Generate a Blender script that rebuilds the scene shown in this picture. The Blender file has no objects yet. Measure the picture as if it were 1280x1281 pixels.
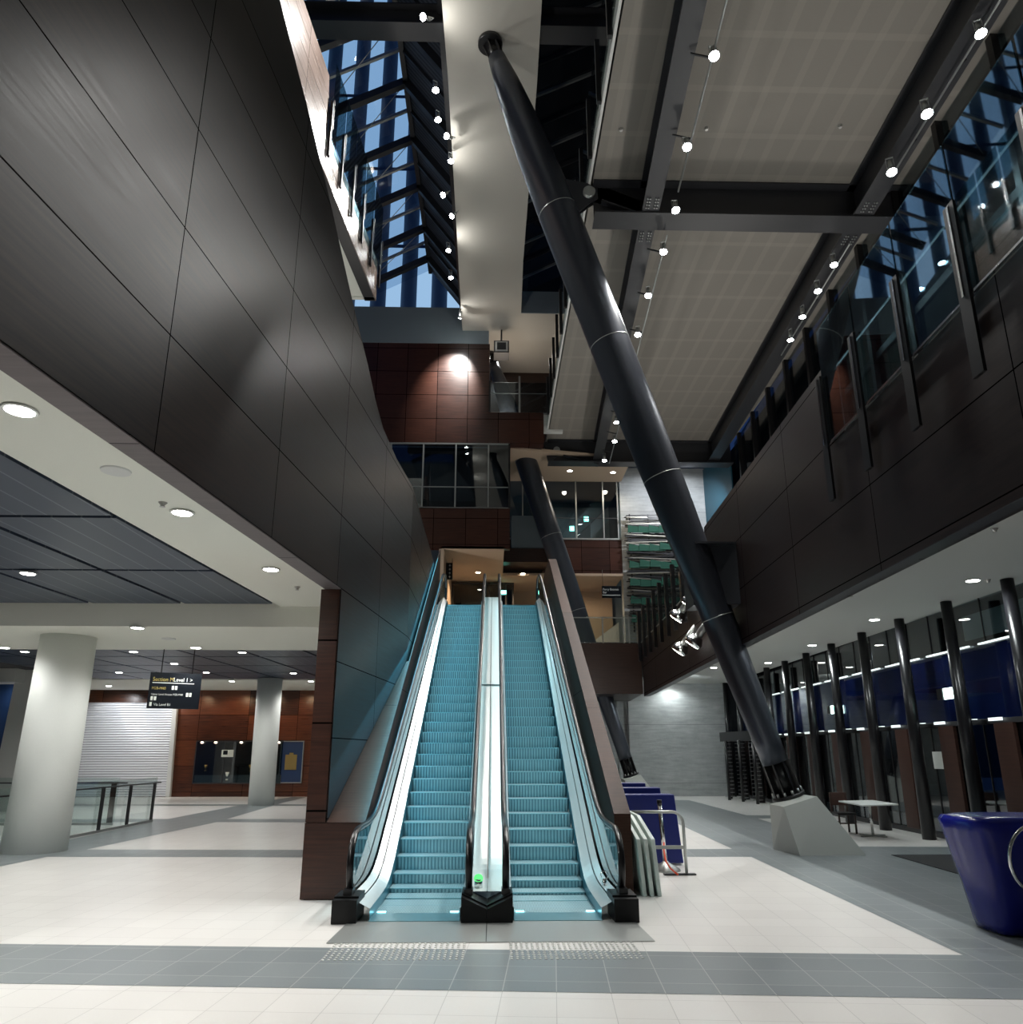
import bpy, bmesh, math, random
from mathutils import Vector, Matrix
random.seed(7)
col = bpy.context.scene.collection
scene = bpy.context.scene
V = Vector
# ------------------------------------------------------------------ camera model (photo taken as 1280 x 1281)
F, PX, PY, TH, PS, H = 927., 640., 688.4, math.radians(15.3), math.radians(1.4), 1.85
def ray(x, y):
    a = (x-PX)/F; b = -(y-PY)/F
    yy = math.cos(TH)-b*math.sin(TH); zz = math.sin(TH)+b*math.cos(TH)
    c, s = math.cos(PS), math.sin(PS)
    return V((a*c+yy*s, yy*c-a*s, zz))
def atZ(x, y, z=0.):
    r = ray(x, y); t = (z-H)/r.z; return V((r.x*t, r.y*t, z))
def atY(x, y, Y):
    r = ray(x, y); t = Y/r.y; return V((r.x*t, Y, H+r.z*t))
def atP(x, y, p, q):                       # vertical plane through two plan points
    nx, ny = -(q[1]-p[1]), (q[0]-p[0]); d = nx*p[0]+ny*p[1]
    r = ray(x, y); t = d/(nx*r.x+ny*r.y); return V((r.x*t, r.y*t, H+r.z*t))
cam = bpy.data.cameras.new('camera'); co = bpy.data.objects.new('camera', cam); col.objects.link(co)
cam.sensor_fit = 'HORIZONTAL'; cam.sensor_width = 36; cam.lens = F/1280*36
cam.shift_y = (PY-640.5)/1280; cam.clip_start = .05; cam.clip_end = 500
co.location = (0, 0, H); co.rotation_euler = (math.pi/2+TH, 0, -PS)
scene.camera = co

# ------------------------------------------------------------------ materials
M = {}
def newmat(name):
    m = bpy.data.materials.new(name); m.use_nodes = True; M[name] = m
    nt = m.node_tree; return m, nt, nt.nodes['Principled BSDF']
def plain(name, c, rough=.5, metal=0., bump=0., bscale=60., var=0., spec=.5, coat=0.):
    m, nt, p = newmat(name); N, L = nt.nodes.new, nt.links.new
    p.inputs['Base Color'].default_value = (*c, 1); p.inputs['Roughness'].default_value = rough
    p.inputs['Metallic'].default_value = metal; p.inputs['Specular IOR Level'].default_value = spec
    p.inputs['Coat Weight'].default_value = coat
    tc = N('ShaderNodeTexCoord'); nz = N('ShaderNodeTexNoise'); L(tc.outputs['Object'], nz.inputs['Vector'])
    nz.inputs['Scale'].default_value = bscale; nz.inputs['Detail'].default_value = 3
    mx = N('ShaderNodeMix'); mx.data_type = 'RGBA'; L(nz.outputs['Fac'], mx.inputs['Factor'])
    k = var if var else .04
    mx.inputs['A'].default_value = (*[v*(1-k) for v in c], 1); mx.inputs['B'].default_value = (*[min(1, v*(1+k)) for v in c], 1)
    L(mx.outputs['Result'], p.inputs['Base Color'])
    if bump:
        b = N('ShaderNodeBump'); b.inputs['Strength'].default_value = bump; b.inputs['Distance'].default_value = .01
        L(nz.outputs['Fac'], b.inputs['Height']); L(b.outputs['Normal'], p.inputs['Normal'])
    return m
def emis(name, c, s, mis=False):
    m, nt, p = newmat(name)
    p.inputs['Base Color'].default_value = (*c, 1)
    p.inputs['Emission Color'].default_value = (*c, 1); p.inputs['Emission Strength'].default_value = s
    if not mis:
        try: m.cycles.emission_sampling = 'NONE'
        except Exception: pass
    return m
class G:                                    # tiny node maths helper
    def __init__(s, nt): s.nt = nt
    def m(s, op, a, b=None, c=None):
        n = s.nt.nodes.new('ShaderNodeMath'); n.operation = op
        for i, v in enumerate((a, b, c)):
            if v is None: continue
            if isinstance(v, (int, float)): n.inputs[i].default_value = v
            else: s.nt.links.new(v, n.inputs[i])
        return n.outputs[0]
    def line(s, x, off, sp, w):             # 1 on a joint, 0 elsewhere
        t = s.m('FRACT', s.m('DIVIDE', s.m('SUBTRACT', x, off), sp))
        d = s.m('MULTIPLY', s.m('MINIMUM', t, s.m('SUBTRACT', 1., t)), sp)
        return s.m('LESS_THAN', d, w)
def wood(name, c1, c2, su, sv, ou=0., ov=0., rough=.3, w=.007, grain=1., var=.25, spec=.5, bump=.05):
    m, nt, p = newmat(name); g = G(nt); N, L = nt.nodes.new, nt.links.new
    uv = N('ShaderNodeUVMap'); sp = N('ShaderNodeSeparateXYZ'); L(uv.outputs[0], sp.inputs[0])
    u, v = sp.outputs[0], sp.outputs[1]
    pu = g.m('FLOOR', g.m('DIVIDE', g.m('SUBTRACT', u, ou), su)); pv = g.m('FLOOR', g.m('DIVIDE', g.m('SUBTRACT', v, ov), sv))
    cb = N('ShaderNodeCombineXYZ'); L(pu, cb.inputs[0]); L(pv, cb.inputs[1])
    wn = N('ShaderNodeTexWhiteNoise'); wn.noise_dimensions = '2D'; L(cb.outputs[0], wn.inputs['Vector'])
    gc = N('ShaderNodeCombineXYZ'); L(g.m('ADD', g.m('MULTIPLY', u, 1.1*grain), g.m('MULTIPLY', wn.outputs['Value'], 30.)), gc.inputs[0]); L(g.m('MULTIPLY', v, 26.*grain), gc.inputs[1])
    nz = N('ShaderNodeTexNoise'); nz.inputs['Scale'].default_value = 1.; nz.inputs['Detail'].default_value = 5; nz.inputs['Roughness'].default_value = .6
    L(gc.outputs[0], nz.inputs['Vector'])
    nb = N('ShaderNodeTexNoise'); nb.inputs['Scale'].default_value = .9; L(uv.outputs[0], nb.inputs['Vector'])
    f = g.m('ADD', g.m('MULTIPLY', g.m('SUBTRACT', nz.outputs['Fac'], .5), 1.9), g.m('ADD', .5, g.m('ADD', g.m('MULTIPLY', g.m('SUBTRACT', wn.outputs['Value'], .5), var*2), g.m('MULTIPLY', g.m('SUBTRACT', nb.outputs['Fac'], .5), .5))))
    cl = N('ShaderNodeClamp'); L(f, cl.inputs[0])
    mx = N('ShaderNodeMix'); mx.data_type = 'RGBA'; L(cl.outputs[0], mx.inputs['Factor'])
    mx.inputs['A'].default_value = (*c1, 1); mx.inputs['B'].default_value = (*c2, 1)
    seam = g.m('MAXIMUM', g.line(u, ou, su, w), g.line(v, ov, sv, w))
    m2 = N('ShaderNodeMix'); m2.data_type = 'RGBA'; L(seam, m2.inputs['Factor']); L(mx.outputs['Result'], m2.inputs['A']); m2.inputs['B'].default_value = (.002, .002, .002, 1)
    L(m2.outputs['Result'], p.inputs['Base Color'])
    L(g.m('ADD', rough-.08, g.m('MULTIPLY', nz.outputs['Fac'], .16)), p.inputs['Roughness'])
    L(g.m('MULTIPLY', g.m('SUBTRACT', 1., seam), spec), p.inputs['Specular IOR Level'])
    b = N('ShaderNodeBump'); b.inputs['Strength'].default_value = bump; b.inputs['Distance'].default_value = .002
    L(nz.outputs['Fac'], b.inputs['Height']); L(b.outputs['Normal'], p.inputs['Normal'])
    return m
def tiles(name, c1, c2, joint, sx, sy, ang, w=.004, rough=.25, ox=0., oy=0., mott=.0, spec=.5):
    m, nt, p = newmat(name); g = G(nt); N, L = nt.nodes.new, nt.links.new
    tc = N('ShaderNodeTexCoord'); mp = N('ShaderNodeMapping'); mp.inputs['Rotation'].default_value = (0, 0, math.radians(ang))
    L(tc.outputs['Object'], mp.inputs[0]); sp = N('ShaderNodeSeparateXYZ'); L(mp.outputs[0], sp.inputs[0])
    x, y = sp.outputs[0], sp.outputs[1]
    cb = N('ShaderNodeCombineXYZ'); L(g.m('FLOOR', g.m('DIVIDE', g.m('SUBTRACT', x, ox), sx)), cb.inputs[0]); L(g.m('FLOOR', g.m('DIVIDE', g.m('SUBTRACT', y, oy), sy)), cb.inputs[1])
    wn = N('ShaderNodeTexWhiteNoise'); wn.noise_dimensions = '2D'; L(cb.outputs[0], wn.inputs['Vector'])
    nz = N('ShaderNodeTexNoise'); nz.inputs['Scale'].default_value = 60.; nz.inputs['Detail'].default_value = 4; L(tc.outputs['Object'], nz.inputs['Vector'])
    n2 = N('ShaderNodeTexNoise'); n2.inputs['Scale'].default_value = 1.1; n2.inputs['Detail'].default_value = 4; L(tc.outputs['Object'], n2.inputs['Vector'])
    f = g.m('ADD', g.m('MULTIPLY', wn.outputs['Value'], .35), g.m('ADD', g.m('MULTIPLY', nz.outputs['Fac'], .5), g.m('MULTIPLY', n2.outputs['Fac'], .15)))
    mx = N('ShaderNodeMix'); mx.data_type = 'RGBA'; L(f, mx.inputs['Factor']); mx.inputs['A'].default_value = (*c1, 1); mx.inputs['B'].default_value = (*c2, 1)
    seam = g.m('MAXIMUM', g.line(x, ox, sx, w), g.line(y, oy, sy, w))
    m2 = N('ShaderNodeMix'); m2.data_type = 'RGBA'; L(seam, m2.inputs['Factor']); L(mx.outputs['Result'], m2.inputs['A']); m2.inputs['B'].default_value = (*joint, 1)
    L(m2.outputs['Result'], p.inputs['Base Color'])
    p.inputs['Roughness'].default_value = rough+.06; p.inputs['Specular IOR Level'].default_value = spec
    return m
def stripes(name, c1, c2, sp_u, w, off=0., axis=0, rough=.5, metal=0., bump=.0):
    m, nt, p = newmat(name); g = G(nt); N, L = nt.nodes.new, nt.links.new
    uv = N('ShaderNodeUVMap'); sp = N('ShaderNodeSeparateXYZ'); L(uv.outputs[0], sp.inputs[0])
    ln = g.line(sp.outputs[axis], off, sp_u, w)
    mx = N('ShaderNodeMix'); mx.data_type = 'RGBA'; L(ln, mx.inputs['Factor']); mx.inputs['A'].default_value = (*c1, 1); mx.inputs['B'].default_value = (*c2, 1)
    L(mx.outputs['Result'], p.inputs['Base Color']); p.inputs['Roughness'].default_value = rough; p.inputs['Metallic'].default_value = metal
    if bump:
        t = g.m('FRACT', g.m('DIVIDE', g.m('SUBTRACT', sp.outputs[axis], off), sp_u))
        h = g.m('SINE', g.m('MULTIPLY', t, math.pi))
        b = N('ShaderNodeBump'); b.inputs['Strength'].default_value = bump; b.inputs['Distance'].default_value = sp_u*.3
        L(h, b.inputs['Height']); L(b.outputs['Normal'], p.inputs['Normal'])
    return m
def glass(name, tint, refl=.1, rough=.02, trans=.9):      # thin clear pane: fresnel mirror over a transparent body
    m, nt, p = newmat(name); g = G(nt); N, L = nt.nodes.new, nt.links.new
    nt.nodes.remove(p); out = nt.nodes['Material Output']
    tr = N('ShaderNodeBsdfTransparent'); tr.inputs[0].default_value = (*[t*trans for t in tint], 1)
    gl = N('ShaderNodeBsdfGlossy'); gl.inputs[0].default_value = (1, 1, 1, 1); gl.inputs['Roughness'].default_value = rough
    fr = N('ShaderNodeLayerWeight'); fr.inputs['Blend'].default_value = .5
    nz = N('ShaderNodeTexNoise'); nz.inputs['Scale'].default_value = 1.5
    f = g.m('MINIMUM', 1., g.m('ADD', g.m('ADD', .07, g.m('MULTIPLY', g.m('POWER', fr.outputs['Facing'], 4.5), .9)), g.m('MULTIPLY', nz.outputs['Fac'], refl)))
    mx = N('ShaderNodeMixShader'); L(f, mx.inputs[0]); L(tr.outputs[0], mx.inputs[1]); L(gl.outputs[0], mx.inputs[2])
    L(mx.outputs[0], out.inputs[0]); return m

LIGHTT, GREYT = (.62, .60, .565), (.20, .235, .245)
tiles('floor_light', (.67, .655, .63), (.77, .755, .73), (.50, .49, .47), .435, .435, 4.5, .003, .22)
tiles('floor_grey', (.15, .175, .185), (.235, .265, .275), (.42, .43, .42), .435, .435, 4.5, .004, .25)
wood('wood_left', (.0045, .0055, .008), (.032, .021, .017), 2.43, 1.053, 5.26, 4.157, rough=.34, w=.007, var=.25, spec=.18, bump=.0)
wood('wood_rear', (.016, .005, .003), (.062, .020, .011), 1.36, 1.15, .15, 14.9, rough=.32, w=.012, spec=.5)
wood('wood_lobby', (.03, .008, .003), (.15, .045, .017), 2.2, 1.1, 0., .2, rough=.3, w=.008, var=.5)
wood('wood_right', (.006, .0042, .0045), (.025, .0155, .014), 3.0, 1.05, .2, 4.16, rough=.34, w=.008, var=.15, spec=.28, bump=.02)
wood('wood_trim', (.024, .0105, .0075), (.070, .034, .023), 3.6, 5., .3, -2., rough=.5, w=.004, grain=2., spec=.15)
wood('wood_dark', (.014, .008, .006), (.05, .025, .018), 50., 50., .3, -20., rough=.35, w=.0)
wood('wood_soffit', (.075, .06, .062), (.14, .115, .118), 50., 3.45, -20., 1.9, rough=.5, w=.006)
wood('wood_bright', (.12, .085, .07), (.24, .18, .155), 2.2, .55, 0., 15.6, rough=.25, w=.008, spec=.8)
wood('door_wood', (.03, .012, .009), (.07, .032, .023), 50., 50., .3, -20., rough=.4, w=.0)
plain('ceiling_pale', (.74, .75, .68), .85, bump=.1)
plain('ceiling_white', (.62, .63, .60), .8)
plain('band_cream', (.52, .50, .45), .7, bump=.08, bscale=90)
plain('ceiling_warm', (.50, .38, .28), .8)
plain('paint_bluegrey', (.20, .24, .27), .6)
plain('paint_white', (.62, .63, .61), .55)
plain('steel_dark', (.022, .023, .027), .42, 0., bump=.05, spec=.6)
plain('steel_column', (.062, .070, .088), .34, .6, bump=.03, bscale=30, spec=.8)
plain('steel_black', (.008, .008, .009), .35, spec=.5)
plain('chrome', (.75, .76, .76), .18, 1.)
plain('galv', (.42, .44, .43), .35, .7)
plain('deck_steel', (.80, .81, .80), .26, .55)
plain('deck_center', (.82, .84, .82), .3, .35)
plain('rubber', (.004, .004, .005), .28, spec=.5)
plain('box_black', (.002, .0025, .003), .4, spec=.3)
plain('plinth', (.50, .52, .49), .85, bump=.25, bscale=120, var=.08)
plain('column_pale', (.74, .77, .74), .6, bump=.04)
plain('blue_vinyl', (.004, .009, .20), .22, bump=.5, bscale=4, coat=.0, spec=.4)
plain('blue_board', (.010, .020, .17), .38, bump=.05, bscale=7)
plain('navy_panel', (.022, .034, .24), .55)
plain('mullion_steel', (.008, .008, .010), .3, spec=.45)
plain('mat', (.015, .016, .018), .9, bump=.5, bscale=300)
plain('board_edge', (.62, .70, .66), .4)
plain('tape_red', (.75, .08, .03), .5)
plain('table_white', (.60, .62, .61), .5)
plain('sign_black', (.006, .009, .014), .25)
plain('sign_text', (.72, .74, .70), .5)
plain('sign_gold', (.40, .31, .08), .5)
plain('concrete_dark', (.22, .23, .23), .8)
plain('brass', (.35, .25, .09), .4, .6)
plain('cabinet_blue', (.01, .035, .11), .5)
plain('teal_reflection', (.015, .08, .12), .4)  # flat teal for the reflection in the far facade glass
plain('green_glass', (.02, .085, .058), .6, 0., spec=.12)
plain('rod_steel', (.34, .33, .28), .4, .7)
plain('bracket_dark', (.028, .03, .036), .4)
plain('night', (.004, .006, .012), .6)
plain('stud_steel', (.80, .80, .77), .3, .3)
plain('tower_dark', (.12, .16, .22), .6)
plain('sprinkler', (.5, .5, .48), .4, .5)
stripes('panel_blue', (.034, .048, .078), (.12, .14, .17), .36, .012, axis=0, rough=.4)
stripes('louvre', (.06, .07, .09), (.015, .018, .03), .16, .04, axis=0, rough=.6)
stripes('shutter', (.68, .69, .72), (.33, .34, .37), .105, .014, axis=1, rough=.4, metal=.15, bump=.6)
stripes('step_riser', (.34, .50, .54), (.16, .28, .32), .05, .011, axis=0, rough=.35, metal=.45, bump=.5)  # teal lamp light is tinted into the step, skirt and comb colours
stripes('step_tread', (.38, .54, .58), (.18, .30, .34), .02, .004, axis=0, rough=.4, metal=.45, bump=.3)
plain('step_edge', (.30, .56, .62), .35, .4)
plain('skirt', (.05, .20, .27), .28, .5)
plain('comb', (.24, .44, .50), .28, .7)
glass('glass_clear', (.93, .985, .975), .02, trans=.96)
glass('glass_esc', (.55, .80, .84), .05)
glass('glass_dark', (.10, .13, .14), .05)
glass('glass_facade', (.62, .70, .74), .04)
glass('glass_screen', (.55, .72, .78), .16)
glass('glass_roof', (.75, .85, .95), .02, rough=.04)
emis('lamp', (1., .98, .92), 22.); emis('lamp_warm', (1., .88, .68), 16.); emis('lamp_spot', (.95, 1., 1.), 45.)
emis('exit_green', (.25, 1., .75), 2.2); emis('exit_white', (.75, 1., .92), 3.0)
emis('tower_lit', (.30, .48, .68), .55); emis('led', (.9, 1., 1.), .5); emis('comb_light', (.35, .9, 1.), 2.5)
emis('case_lamp', (1., .8, .6), 6.); emis('green_lamp', (.1, .8, .2), .35)
# perforated acoustic ceiling
def acoustic():
    m, nt, p = newmat('ceiling_acoustic'); g = G(nt); N, L = nt.nodes.new, nt.links.new
    uv = N('ShaderNodeUVMap'); sp = N('ShaderNodeSeparateXYZ'); L(uv.outputs[0], sp.inputs[0])
    l1 = g.line(sp.outputs[0], .2, .62, .075); l2 = g.line(sp.outputs[1], .1, 1.25, .075)
    nz = N('ShaderNodeTexNoise'); nz.inputs['Scale'].default_value = 25.; L(uv.outputs[0], nz.inputs['Vector'])
    f = g.m('MINIMUM', 1., g.m('ADD', g.m('MULTIPLY', g.m('ADD', l1, l2), .5), g.m('MULTIPLY', nz.outputs['Fac'], .3)))
    mx = N('ShaderNodeMix'); mx.data_type = 'RGBA'; L(f, mx.inputs['Factor']); mx.inputs['A'].default_value = (.20, .185, .165, 1); mx.inputs['B'].default_value = (.245, .228, .20, 1)
    L(mx.outputs['Result'], p.inputs['Base Color']); p.inputs['Roughness'].default_value = .85
acoustic()
def concrete(name, c1, c2):
    m, nt, p = newmat(name); g = G(nt); N, L = nt.nodes.new, nt.links.new
    uv = N('ShaderNodeUVMap'); sp = N('ShaderNodeSeparateXYZ'); L(uv.outputs[0], sp.inputs[0])
    nz = N('ShaderNodeTexNoise'); nz.inputs['Scale'].default_value = 1.6; nz.inputs['Detail'].default_value = 8; nz.inputs['Roughness'].default_value = .7; L(uv.outputs[0], nz.inputs['Vector'])
    ad = N('ShaderNodeMapping'); ad.inputs['Scale'].default_value = (.4, 3., 1); L(uv.outputs[0], ad.inputs[0])
    n2 = N('ShaderNodeTexNoise'); n2.inputs['Scale'].default_value = 3.; n2.inputs['Detail'].default_value = 6; L(ad.outputs[0], n2.inputs['Vector'])
    f = g.m('ADD', g.m('MULTIPLY', nz.outputs['Fac'], 1.2), g.m('MULTIPLY', g.m('SUBTRACT', n2.outputs['Fac'], .62), 1.1))
    cl = N('ShaderNodeClamp'); L(f, cl.inputs[0])
    mx = N('ShaderNodeMix'); mx.data_type = 'RGBA'; L(cl.outputs[0], mx.inputs['Factor']); mx.inputs['A'].default_value = (*c1, 1); mx.inputs['B'].default_value = (*c2, 1)
    seam = g.m('MULTIPLY', g.line(sp.outputs[1], .55, 2.55, .01), .6)
    m2 = N('ShaderNodeMix'); m2.data_type = 'RGBA'; L(seam, m2.inputs['Factor']); L(mx.outputs['Result'], m2.inputs['A']); m2.inputs['B'].default_value = (.1, .1, .1, 1)
    L(m2.outputs['Result'], p.inputs['Base Color']); p.inputs['Roughness'].default_value = .75
    b = N('ShaderNodeBump'); b.inputs['Strength'].default_value = .4; b.inputs['Distance'].default_value = .02; L(f, b.inputs['Height']); L(b.outputs['Normal'], p.inputs['Normal'])
concrete('concrete', (.27, .29, .29), (.50, .52, .52))

# ------------------------------------------------------------------ mesh builder
class MB:
    def __init__(s): s.v = []; s.f = []; s.mi = []; s.sm = []
    def poly(s, pts, mi=0, sm=False):
        n = len(s.v); s.v += [V(p) for p in pts]; s.f.append(list(range(n, n+len(pts)))); s.mi.append(mi); s.sm.append(sm); return s
    def ngonp(s, pts, d, mi=0):             # outline swept by vector d, closed
        pts = [V(p) for p in pts]; d = V(d); k = len(pts)
        nrm = V((0, 0, 0))
        for i in range(k): nrm += (pts[i]-pts[0]).cross(pts[(i+1) % k]-pts[0])
        if nrm.dot(d) > 0: pts = pts[::-1]
        q = [p+d for p in pts]; n = len(s.v); s.v += pts+q
        s.f.append(list(range(n, n+k))); s.f.append([n+k+i for i in reversed(range(k))]); s.mi += [mi, mi]; s.sm += [False, False]
        for i in range(k):
            j = (i+1) % k; s.f.append([n+j, n+i, n+k+i, n+k+j]); s.mi.append(mi); s.sm.append(False)
        return s
    def box(s, x0, x1, y0, y1, z0, z1, mi=0):
        return s.ngonp([(x0, y0, z0), (x1, y0, z0), (x1, y1, z0), (x0, y1, z0)], (0, 0, z1-z0), mi)
    def bar(s, p, q, w, h, mi=0, up=(0, 0, 1)):   # rectangular bar from p to q
        p, q = V(p), V(q); d = (q-p).normalized(); up = V(up)
        if abs(d.dot(up)) > .99: up = V((0, 1, 0))
        r = d.cross(up).normalized(); u = r.cross(d)
        return s.ngonp([p+r*a*w/2+u*b*h/2 for a, b in ((-1, -1), (1, -1), (1, 1), (-1, 1))], q-p, mi)
    def tube(s, path, r, n=12, mi=0, closed=False, rs=None, ell=None):
        path = [V(p) for p in path]; rings = []; k = len(path); base = len(s.v)
        up = None
        for i, p in enumerate(path):
            a = path[i-1] if i or closed else p; b = path[(i+1) % k] if i < k-1 or closed else p
            d = (b-a).normalized()
            if up is None:
                up = V((0, 0, 1)) if abs(d.z) < .9 else V((1, 0, 0))
            u = (up-d*up.dot(d)).normalized(); w = d.cross(u); up = u
            rr = rs[i] if rs else r; ea, eb = ell if ell else (1, 1)
            for j in range(n):
                t = 2*math.pi*j/n; s.v.append(p+(w*math.cos(t)*ea+u*math.sin(t)*eb)*rr)
        for i in range(k if closed else k-1):
            for j in range(n):
                a = base+i*n+j; b = base+i*n+(j+1) % n; c = base+((i+1) % k)*n+(j+1) % n; e = base+((i+1) % k)*n+j
                s.f.append([a, b, c, e]); s.mi.append(mi); s.sm.append(True)
        if not closed:
            s.f.append([base+j for j in reversed(range(n))]); s.mi.append(mi); s.sm.append(False)
            s.f.append([base+(k-1)*n+j for j in range(n)]); s.mi.append(mi); s.sm.append(False)
        return s
    def cyl(s, p, q, r, r2=None, n=16, mi=0):
        return s.tube([p, q], r, n, mi, rs=[r, r if r2 is None else r2])
    def build(s, name, mats, parent=None, origin=None, world=True, bevel=0.):
        if not isinstance(mats, (list, tuple)): mats = [mats]
        if parent is not None: off = V(parent.get('_o', (0, 0, 0)))
        elif origin is not None: off = V(origin)
        else: off = V((0, 0, 0))
        me = bpy.data.meshes.new(name); me.from_pydata([tuple(p-off) for p in s.v], [], s.f)
        me.update()
        for m_ in mats: me.materials.append(M[m_])
        uvl = me.uv_layers.new(name='UVMap').data
        for i, pl in enumerate(me.polygons):
            pl.material_index = s.mi[i]; pl.use_smooth = s.sm[i]; nn = pl.normal
            if abs(nn.z) > .9: t = V((1, 0, 0)); b = V((0, 1, 0))
            else: t = V((0, 0, 1)).cross(nn).normalized(); b = nn.cross(t)
            if t.x < -.5: t = -t
            if t.x <= .5 and t.y < 0 and abs(t.x) < .5: t = -t
            for li, vi in zip(pl.loop_indices, pl.vertices):
                p = s.v[vi]; uvl[li].uv = (p.dot(t), p.dot(b))
        o = bpy.data.objects.new(name, me); col.objects.link(o)
        if parent is not None:
            o.parent = parent; o['_o'] = tuple(off)
        else: o.location = off
        if bevel:
            bv = o.modifiers.new('bevel', 'BEVEL'); bv.width = bevel; bv.segments = 2; bv.limit_method = 'ANGLE'
        return o
def tag(o, label, cat, group=None, kind=None):
    if label: o['label'] = label
    if cat: o['category'] = cat
    if group: o['group'] = group
    if kind: o['kind'] = kind
    return o
def thing(name, label, cat, loc=(0, 0, 0), group=None):
    o = bpy.data.objects.new(name, None); o.empty_display_size = .2; col.objects.link(o); o.location = loc; o['_o'] = tuple(loc)
    return tag(o, label, cat, group)
def S(name, mb, mats, **k): o = mb.build(name, mats, **k); o['kind'] = 'structure'; return o
def dup(root, loc, rotz=None, label=None, group=None, rot=None):
    r = root.copy(); col.objects.link(r); r.location = loc
    if rotz is not None: r.rotation_euler = (0, 0, rotz)
    if rot is not None: r.rotation_euler = rot
    if label: r['label'] = label
    if group: r['group'] = group
    for ch in list(root.children):
        c = ch.copy(); col.objects.link(c); c.parent = r
        for gg in ch.children:
            d = gg.copy(); col.objects.link(d); d.parent = c
    return r
def text(name, s, size, mat, loc, rot, parent=None, width=1.):
    cu = bpy.data.curves.new(name, 'FONT'); cu.body = s; cu.size = size; cu.extrude = .002
    tmp = bpy.data.objects.new('tmp', cu); col.objects.link(tmp); bpy.context.view_layer.update()
    me = bpy.data.meshes.new_from_object(tmp.evaluated_get(bpy.context.evaluated_depsgraph_get()))
    bpy.data.objects.remove(tmp); bpy.data.curves.remove(cu)
    me.materials.clear(); me.materials.append(M[mat])
    o = bpy.data.objects.new(name, me); col.objects.link(o)
    off = V(parent.get('_o', (0, 0, 0))) if parent else V((0, 0, 0))
    o.parent = parent; o.location = V(loc)-off; o.rotation_euler = rot; o.scale = (width, 1, 1)
    return o
def spot(loc, tgt, power, color=(1, 1, 1), angle=120, blend=.6, r=.06):
    l = bpy.data.lights.new('spot_light', 'SPOT'); l.energy = power; l.color = color; l.spot_size = math.radians(angle); l.spot_blend = blend; l.shadow_soft_size = r
    o = bpy.data.objects.new('spot_light', l); col.objects.link(o); o.location = loc
    o.rotation_euler = (V(tgt)-V(loc)).to_track_quat('-Z', 'Y').to_euler(); return o
def area(loc, tgt, power, sx, sy, color=(1, 1, 1), spread=180):
    l = bpy.data.lights.new('area_light', 'AREA'); l.energy = power; l.color = color; l.shape = 'RECTANGLE'; l.size = sx; l.size_y = sy; l.spread = math.radians(spread)
    o = bpy.data.objects.new('area_light', l); col.objects.link(o); o.location = loc
    o.rotation_euler = (V(tgt)-V(loc)).to_track_quat('-Z', 'Y').to_euler(); return o
def lerp(a, b, t): return a+(b-a)*t

# ================================================================== FLOOR
def P(pts, z=0.): return [atZ(x, y, z) for x, y in pts]
fl = MB(); fl.ngonp([(-22, -4, 0), (13.2, -4, 0), (13.2, 41, 0), (-22, 41, 0)], (0, 0, -.3), 0)
e = .002
for pts in ([(-900, 1172), (-60, 1180.3), (1205, 1195), (1500, 1199), (1500, 1254), (-60, 1229.5), (-900, 1216)],
            [(1205, 1195.1), (940, 1072), (855, 1072), (855, 1062.5), (916, 1062), (851, 1032), (800, 1008), (800, 1000.5), (862, 1001), (934, 1020), (968, 1020), (968, 1024), (948, 1024), (1060, 1059), (1500, 1061), (1500, 1199)],
            [(-900, 1061), (383, 1063.4), (383, 1072.6), (-900, 1070)],
            [(-300, 1146), (55, 1072.7), (107, 1063.2), (269, 1029), (355, 1004), (383, 997.5), (366, 997), (292, 1009), (188, 1029), (79, 1052), (-300, 1125)],
            [(-300, 1024.7), (383, 1024.7), (383, 1028.6), (-300, 1028.6)], [(-300, 1006.3), (383, 1006.3), (383, 1008), (-300, 1008)]):
    q = P(pts, 0.); a = sum((q[i].x*q[(i+1) % len(q)].y-q[(i+1) % len(q)].x*q[i].y) for i in range(len(q)))
    if a < 0: q = q[::-1]
    e += .0004
    fl.poly([V((p.x, p.y, e)) for p in q], 1)
S('floor', fl, ['floor_light', 'floor_grey'])
mt = MB(); mt.ngonp([(7.48, 14.72, .006), (9.3, 14.72, .006), (9.2, 11.0, .006), (7.28, 11.0, .006)][::-1], (0, 0, .008))
tag(mt.build('entrance_mat', 'mat'), 'black ribbed entrance mat set in the grey stone floor', 'mat')

# ================================================================== LEFT WALL
A, B = V((-2.86, 4.0)), V((-2.23, 10.45)); dAB = (B-A).normalized()
def WL(Y, z, off=0.):                      # point on the left wall face at depth Y
    x = A.x+(Y-A.y)*dAB.x/dAB.y; return V((x-off*dAB.y, Y+off*dAB.x, z))
top = [(-3, 15.6), (3, 12.7), (5.2, 11.35), (6.82, 10.47), (7.9, 10.0), (8.8, 9.55), (9.6, 9.08), (10.4, 8.62), (11.27, 8.18), (11.9, 7.8), (12.5, 7.55), (13.6, 7.42), (15.2, 7.41)]
wl = MB(); prof = [(-3, 4.157), (10.6, 4.157), (10.6, 0), (15.2, 0)]+top[::-1]
wl.ngonp([WL(y, z) for y, z in prof], WL(0, 0, .2)-WL(0, 0))
S('wall_left', wl, 'wood_left')
wf = MB(); wf.ngonp([WL(15.2, 0), V((-1.76, 23.6, 0)), V((-1.76, 23.6, 7.2)), V((-1.76, 22.5, 7.2)), WL(15.2, 7.41)], (-.2, 0, 0))
S('wall_left_landing', wf, 'wood_left')
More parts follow.
